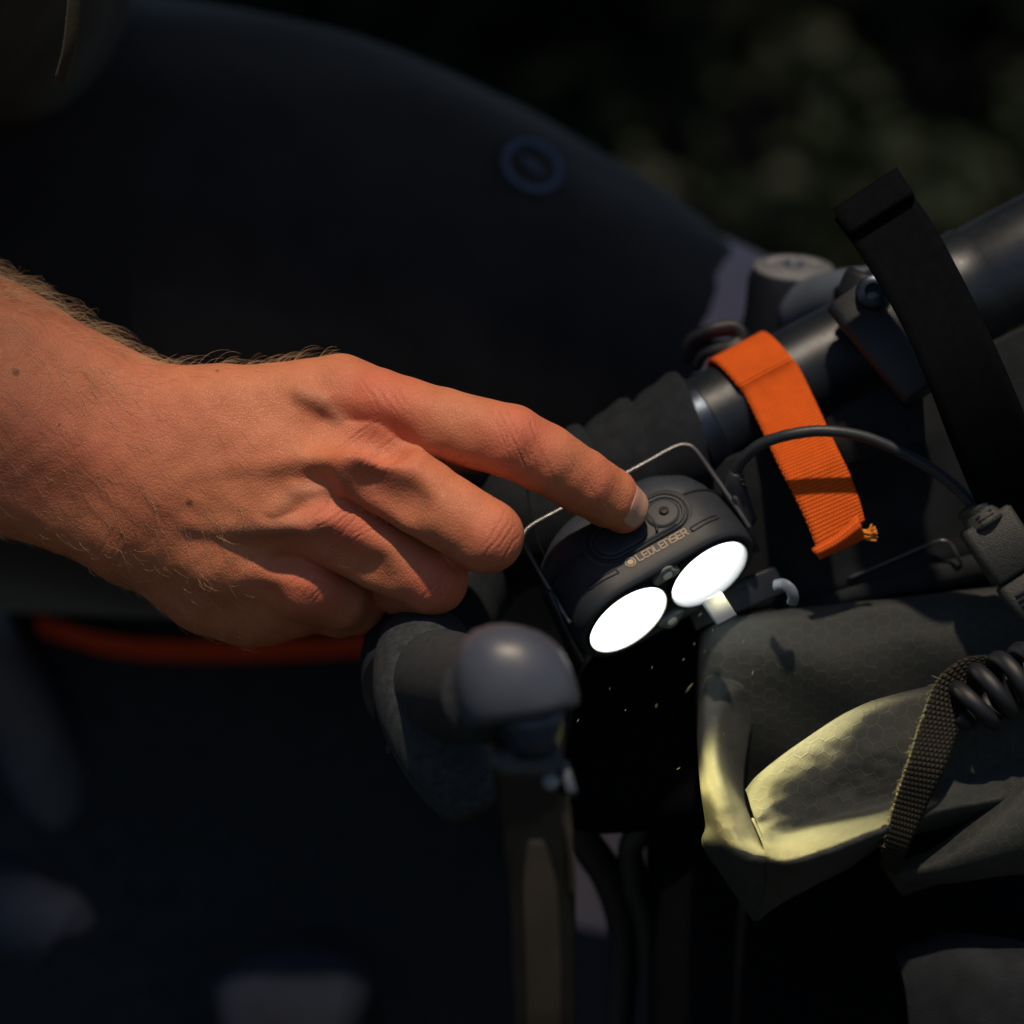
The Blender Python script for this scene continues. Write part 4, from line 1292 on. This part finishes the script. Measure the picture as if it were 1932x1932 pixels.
def bags():
    fb = []
    for (x, w, hy) in ((-380, -430, 40), (-330, -430, 58), (200, -425, 62), (700, -425, 62), (1150, -425, 58), (1180, -425, 40)):
        fb.append(rrect(P(x, 1580, w), np.array([0, 1.0, 0]), np.array([0, 0, 1.0]), hy + 56, 55 if hy > 45 else 40, 22, 5))
    o = mk('frame_bag', loft(fb), mat('frame_bag_cloth', cool((.03, .03, .03)), .9, spec=.15, var=.3, bump=.2), None, at=P(400, 1700, -325))
    tag(o, 'black bag under the dull orange strap, in deep shade below the hand', 'bag')
    # pale blue-grey roll seen blurred at the bottom
    pk = np.array([[*P(395, 1960, -300), 14], [*P(440, 1880, -300), 26], [*P(540, 1850, -300), 22], [*P(640, 1880, -300), 20], [*P(720, 1940, -300), 10]])
    S = []
    for (y, xl, xr, d) in ((1768, 560, 590, 4), (1782, 520, 620, 14), (1815, 445, 680, 26), (1850, 415, 705, 32), (1900, 425, 690, 36), (1980, 440, 660, 38), (2100, 430, 650, 36)):
        c = P((xl + xr) / 2, y, -330); S.append(rrect(c, np.array([1.0, 0, 0]), np.array([0, 0, 1.0]), (xr - xl) / 2 * MMPX * 1.37, d, min((xr - xl) / 2 * MMPX, d) * .6, 4))
    o = mk('stuff_sack', loft(S), M['bluegrey'], None, at=P(560, 2100, -330))
    tag(o, 'blurred blue-grey cloth sack low behind the brake lever', 'sack')
    o = mk('rolled_mat', tube(PP([(-120, 1650, -220), (0, 1700, -220), (110, 1760, -220), (125, 1772, -220)]), [17, 17, 16, 9], 28, 24), M['bluegrey'], None, at=P(0, 1720, -220))
    tag(o, 'blurred blue-grey roll at the lower left, slanting down', 'mat')

    def PZ(L):      # the flap stands 10 to 50 mm proud of the front
        return PP([(x, y, w if w < -40 else 10 + (w - 24) * .74) for x, y, w in L])

    root = thing('handlebar_bag', P(1650, 1700, 0), 'black ripstop handlebar bag with folded flap, hung in front of the bar', 'bag')
    # upper panel from the bar down to the roll
    g = np.array([PP([(1330, 880, -36), (1450, 830, -34), (1600, 760, -33), (1745, 700, -33), (1990, 590, -36)]), PP([(1340, 960, -38), (1470, 910, -34), (1620, 850, -32), (1760, 800, -32), (1990, 700, -34)]),
                  PP([(1330, 1060, -44), (1490, 1010, -37), (1640, 960, -35), (1800, 900, -35), (1990, 820, -36)]), PP([(1320, 1140, -48), (1490, 1095, -40), (1660, 1045, -38), (1850, 980, -38), (1990, 930, -39)]),
                  PP([(1310, 1176, -50), (1490, 1136, -42), (1680, 1090, -40), (1932, 1020, -40), (2000, 1000, -41)]), PP([(1310, 1200, -56), (1490, 1160, -52), (1690, 1120, -50), (1960, 1060, -50), (2020, 1045, -50)])])
    mk('upper_panel', patch(g, 50, 50, 1.6), M['panel'], root)
    mk('panel_flap', patch(np.array([PP([(1560, 790, -26), (1640, 745, -24), (1738, 700, -22)]), PP([(1570, 840, -24), (1650, 795, -21), (1742, 765, -20)]), PP([(1590, 880, -26), (1665, 855, -21), (1745, 830, -21)])]), 20, 20, 2.0), M['panel'], root)
    # slot-shaped wire loop and rolled edge on the top panel
    mk('wire_loop', tube(PP([(1600, 1092, -38), (1680, 1058, -36), (1750, 1028, -35), (1778, 1020, -34), (1795, 1028, -34), (1806, 1048, -34), (1814, 1062, -36)]), .55, 8, 50), M['wire'], root)
    mk('rolled_edge', tube(PP([(1400, 1168, -46), (1560, 1132, -42), (1690, 1102, -41), (1810, 1075, -41), (1960, 1040, -44)]), [2.0, 3.0, 4.2, 4.6, 4.6], 16, 40), M['panel'], root)
    # front panel of ripstop cloth: bulges under the top edge, then falls back; its left end turns away
    def row(y0, dy, w, x0=1326):
        xs = [x0 + 6, x0, x0 + 14, 1400, 1520, 1690, 1870, 2080]
        ws = [w - 46, w - 16, w - 4, w, w + 1, w, w - 1, w - 2]
        return PP([(x, y0 - (x - 1326) * dy, ww) for x, ww in zip(xs, ws)])
    fp = [row(1178, .105, -50, 1340), row(1170, .105, -34, 1332), row(1184, .105, -23, 1326), row(1225, .10, -18, 1322), row(1280, .09, -18, 1320), row(1350, .08, -22, 1319), row(1430, .07, -28, 1322), row(1520, .06, -36, 1330), row(1640, .05, -50, 1350), row(1760, .04, -60, 1380)]
    g = patch(np.array(fp), 110, 110, 1.4)
    v = g[0]
    v += np.stack([0 * v[:, 0], 0 * v[:, 0], .9 * np.sin(v[:, 0] * .11 + v[:, 1] * .06) * np.sin(v[:, 1] * .13 + .02 * v[:, 0])], 1)
    mk('front_panel', g, M['rip'], root)
    # folded flap: two lobes meeting in a crease
    lobeA = [PZ([(1420, 1560, -50), (1450, 1540, -50), (1530, 1490, -50), (1640, 1430, -50), (1780, 1390, -50), (1960, 1330, -50)]),
             PZ([(1416, 1504, 8), (1444, 1474, 6), (1520, 1414, 4), (1629, 1346, 4), (1775, 1306, 4), (1960, 1252, 0)]),
             PZ([(1408, 1492, 24), (1438, 1458, 24), (1520, 1398, 25), (1629, 1332, 26), (1775, 1292, 26), (1960, 1240, 20)]),
             PZ([(1412, 1502, 34), (1446, 1468, 35), (1524, 1410, 36), (1633, 1345, 37), (1777, 1304, 37), (1960, 1254, 31)]),
             PZ([(1420, 1534, 45), (1470, 1505, 41), (1545, 1462, 42), (1650, 1410, 43), (1780, 1368, 42), (1960, 1325, 37)]),
             PZ([(1430, 1560, 50), (1486, 1540, 44), (1560, 1508, 42), (1660, 1470, 42), (1775, 1430, 42), (1960, 1385, 37)]),
             PZ([(1438, 1578, 58), (1476, 1576, 50), (1556, 1550, 45), (1660, 1522, 44), (1770, 1482, 43), (1960, 1430, 36)]),
             PZ([(1442, 1596, 70), (1480, 1598, 70), (1560, 1576, 68), (1650, 1548, 62), (1760, 1510, 54), (1960, 1465, 42)]),
             PZ([(1446, 1616, 75), (1488, 1620, 80), (1560, 1602, 78), (1648, 1570, 70), (1760, 1530, 58), (1960, 1490, 44)]),
             PZ([(1447, 1634, 74), (1490, 1636, 79), (1562, 1617, 76), (1645, 1585, 68), (1755, 1542, 56), (1960, 1500, 42)]),
             PZ([(1446, 1664, 64), (1490, 1662, 64), (1560, 1636, 61), (1635, 1604, 56), (1745, 1554, 48), (1960, 1512, 38)]),
             PZ([(1430, 1734, 46), (1470, 1704, 46), (1532, 1670, 45), (1600, 1636, 42), (1700, 1578, 40), (1960, 1528, 34)])]
    lobeB = [
             PP([(1324, 1290, -30), (1336, 1278, -21), (1362, 1276, -19), (1395, 1290, -19), (1430, 1320, -22)]),
             PP([(1320, 1340, -26), (1332, 1336, -13), (1356, 1338, -12), (1384, 1356, -17), (1412, 1390, -22)]),
             PP([(1318, 1390, -18), (1331, 1392, -3), (1352, 1400, 1), (1376, 1424, -8), (1402, 1456, -18)]),
             PP([(1320, 1438, -4), (1335, 1440, 12), (1356, 1450, 15), (1378, 1476, 6), (1402, 1504, -4)]),
             PZ([(1324, 1490, 34), (1346, 1494, 47), (1370, 1504, 49), (1394, 1522, 44), (1412, 1540, 38)]),
             PZ([(1334, 1556, 42), (1358, 1562, 58), (1386, 1572, 64), (1412, 1584, 63), (1432, 1590, 58)]),
             PZ([(1328, 1594, 44), (1362, 1606, 58), (1396, 1618, 69), (1428, 1622, 74), (1448, 1620, 74)]),
             PZ([(1366, 1652, 42), (1390, 1658, 54), (1416, 1662, 61), (1438, 1664, 63), (1456, 1660, 64)]),
             PZ([(1422, 1735, 42), (1425, 1736, 44), (1428, 1736, 45), (1431, 1735, 46), (1438, 1730, 46)])]
    ga = patch(np.array(lobeA), 120, 130, 1.0)
    gb = patch(np.array(lobeB), 100, 40, 1.0)
    for g_ in (ga, gb):
        v = g_[0]
        rr = np.random.default_rng(31); dz = np.zeros(len(v))
        for wl, am, k in ((34, .24, 4), (16, .10, 6), (7, .045, 7), (3.6, .015, 6)):
            for _ in range(k):
                a_ = rr.uniform(0, np.pi); dz += am * np.sin((v[:, 0] * np.cos(a_) + v[:, 1] * np.sin(a_)) * 2 * np.pi / (wl * rr.uniform(.7, 1.4)) + rr.uniform(0, 6.3))
        v += np.stack([0 * dz, 0 * dz, dz], 1)
    mk('flap', ga, M['rip'], root)
    mk('flap', gb, M['rip'], root)
    mk('flap_seam', tube(PZ([(1420, 1545, 52.0), (1440, 1590, 66.0), (1448, 1622, 74.6), (1450, 1662, 64.0)]), .4, 6, 20), M['rip'], root)
    # lower folds to the right
    lobeC = [PZ([(1700, 1690, -40), (1780, 1660, -40), (1870, 1600, -40), (1970, 1520, -40), (2060, 1440, -40)]), PZ([(1668, 1640, 26), (1760, 1612, 30), (1850, 1548, 34), (1960, 1462, 34), (2060, 1380, 30)]), PZ([(1676, 1642, 36), (1762, 1606, 42), (1850, 1540, 46), (1960, 1455, 46), (2060, 1376, 42)]),
             PZ([(1690, 1650, 42), (1772, 1626, 52), (1862, 1572, 58), (1965, 1500, 58), (2060, 1430, 54)]), PZ([(1706, 1662, 40), (1784, 1650, 50), (1872, 1620, 57), (1968, 1580, 58), (2060, 1530, 55)]),
             PZ([(1712, 1668, 30), (1790, 1664, 36), (1878, 1652, 42), (1970, 1640, 44), (2060, 1600, 44)])]
    mk('lower_fold', patch(np.array(lobeC), 60, 80, 1.0), M['rip'], root)
    lobeD = [PZ([(1690, 1800, 10), (1780, 1765, 16), (1880, 1770, 20), (1980, 1790, 20)]), PZ([(1696, 1820, 22), (1790, 1790, 32), (1890, 1800, 36), (1985, 1805, 36)]),
             PZ([(1710, 1880, 28), (1800, 1862, 40), (1900, 1850, 46), (1990, 1840, 50)]), PZ([(1720, 2000, 28), (1810, 1990, 40), (1910, 1980, 48), (1990, 1970, 50)])]
    mk('lower_fold', patch(np.array(lobeD), 50, 60, 1.0), M['panel'], root)
    # bag body below the roll
    S = []
    for (x, w, hy, dz) in ((1222, -74, 40, 20), (1240, -66, 52, 26), (1440, -60, 58, 36), (1700, -58, 60, 36), (2100, -58, 60, 36)):
        S.append(rrect(P(x, 1800 - (x - 1240) * .12, w - 20), np.array([0, 1.0, 0]), np.array([0, 0, 1.0]), hy, dz, 16, 5))
    mk('lower_body', loft(S), M['black'], root)
    S = [rrect(P(x, y, -58), np.array([.2, 1.0, 0]), np.array([0, 0, 1.0]), hy, 16, 12, 5) for (x, y, hy) in ((1078, 1390, 20), (1100, 1385, 29), (1180, 1372, 33), (1400, 1340, 36), (1900, 1260, 36))]
    mk('back_panel', loft(S), M['black'], root)
    # mesh webbing sewn over the flap
    cl = PZ([(1868, 1262, 44), (1832, 1270, 50), (1800, 1300, 52), (1772, 1368, 58), (1748, 1440, 66), (1716, 1520, 64), (1690, 1592, 62), (1676, 1640, 52)])
    hf = [PV(6, 26, -2), PV(20, 26, -2), PV(33, 14, -2), PV(36, 6, -2), PV(34, 6, -2), PV(28, 8, -2), PV(22, 8, -2), PV(18, 8, -2)]
    mk('mesh_strip', strip(cl, hf, 1.6, 80, 9), M['mesh'], root)
    ed = []
    for q in np.linspace(.25, .9, 40):
        i = q * 7; k = min(int(i), 6); c = (cl[k] - hf[k]) * (1 - i + k) + (cl[k + 1] - hf[k + 1]) * (i - k)
        ed.append(tube(np.array([c + [0, 0, .8], c + RNG.normal(0, .5, 3) + [-.5, 0, .9], c + RNG.normal(0, .8, 3) + [-1.0, -.4, .9]]), .16, 4, 6))
    mk('frayed_edge', join(*ed), mat('edge_thread', (.12, .11, .06), .8), root)
    tg = bar_box(P(1500, 1800, -60), P(1462, 1872, -60), (1, .5, 0), 4.0, .8, .5, .3)
    mk('sky_lit_patch', tg, M['pale'], root)  # pale piece added in place of a sky-lit patch behind the bag


def motes():
    r = np.random.default_rng(4)
    spots = [(1300, 1298), (1290, 1245), (1310, 1215), (1345, 1190), (1238, 1332), (1420, 1270), (1150, 1300), (1180, 1340), (1365, 1385), (1280, 1450), (1090, 1360), (1230, 1260), (1402, 1210), (1640, 1340), (1320, 1160), (1330, 1230)]
    g = []
    for k, (x, y) in enumerate(spots):
        c = P(x, y, r.uniform(25, 60)); L = r.uniform(.5, 1.5) if k else 3.4
        d = unit(np.array([.45, .9, r.normal(0, .3)]) + r.normal(0, .25, 3))
        g.append(tube(np.array([c - d * L * .5, c + r.normal(0, .05, 3), c + d * L * .5]), [.03, .08, .03], 5))
    o = mk('dust_motes', join(*g), M['mote'], None)
    tag(o, 'tiny pale specks drifting in the lamp beam below the lenses', 'dust', kind='stuff')


setting()
bicycle()
bags()
straps()
headlamp()
cables()
person()
motes()
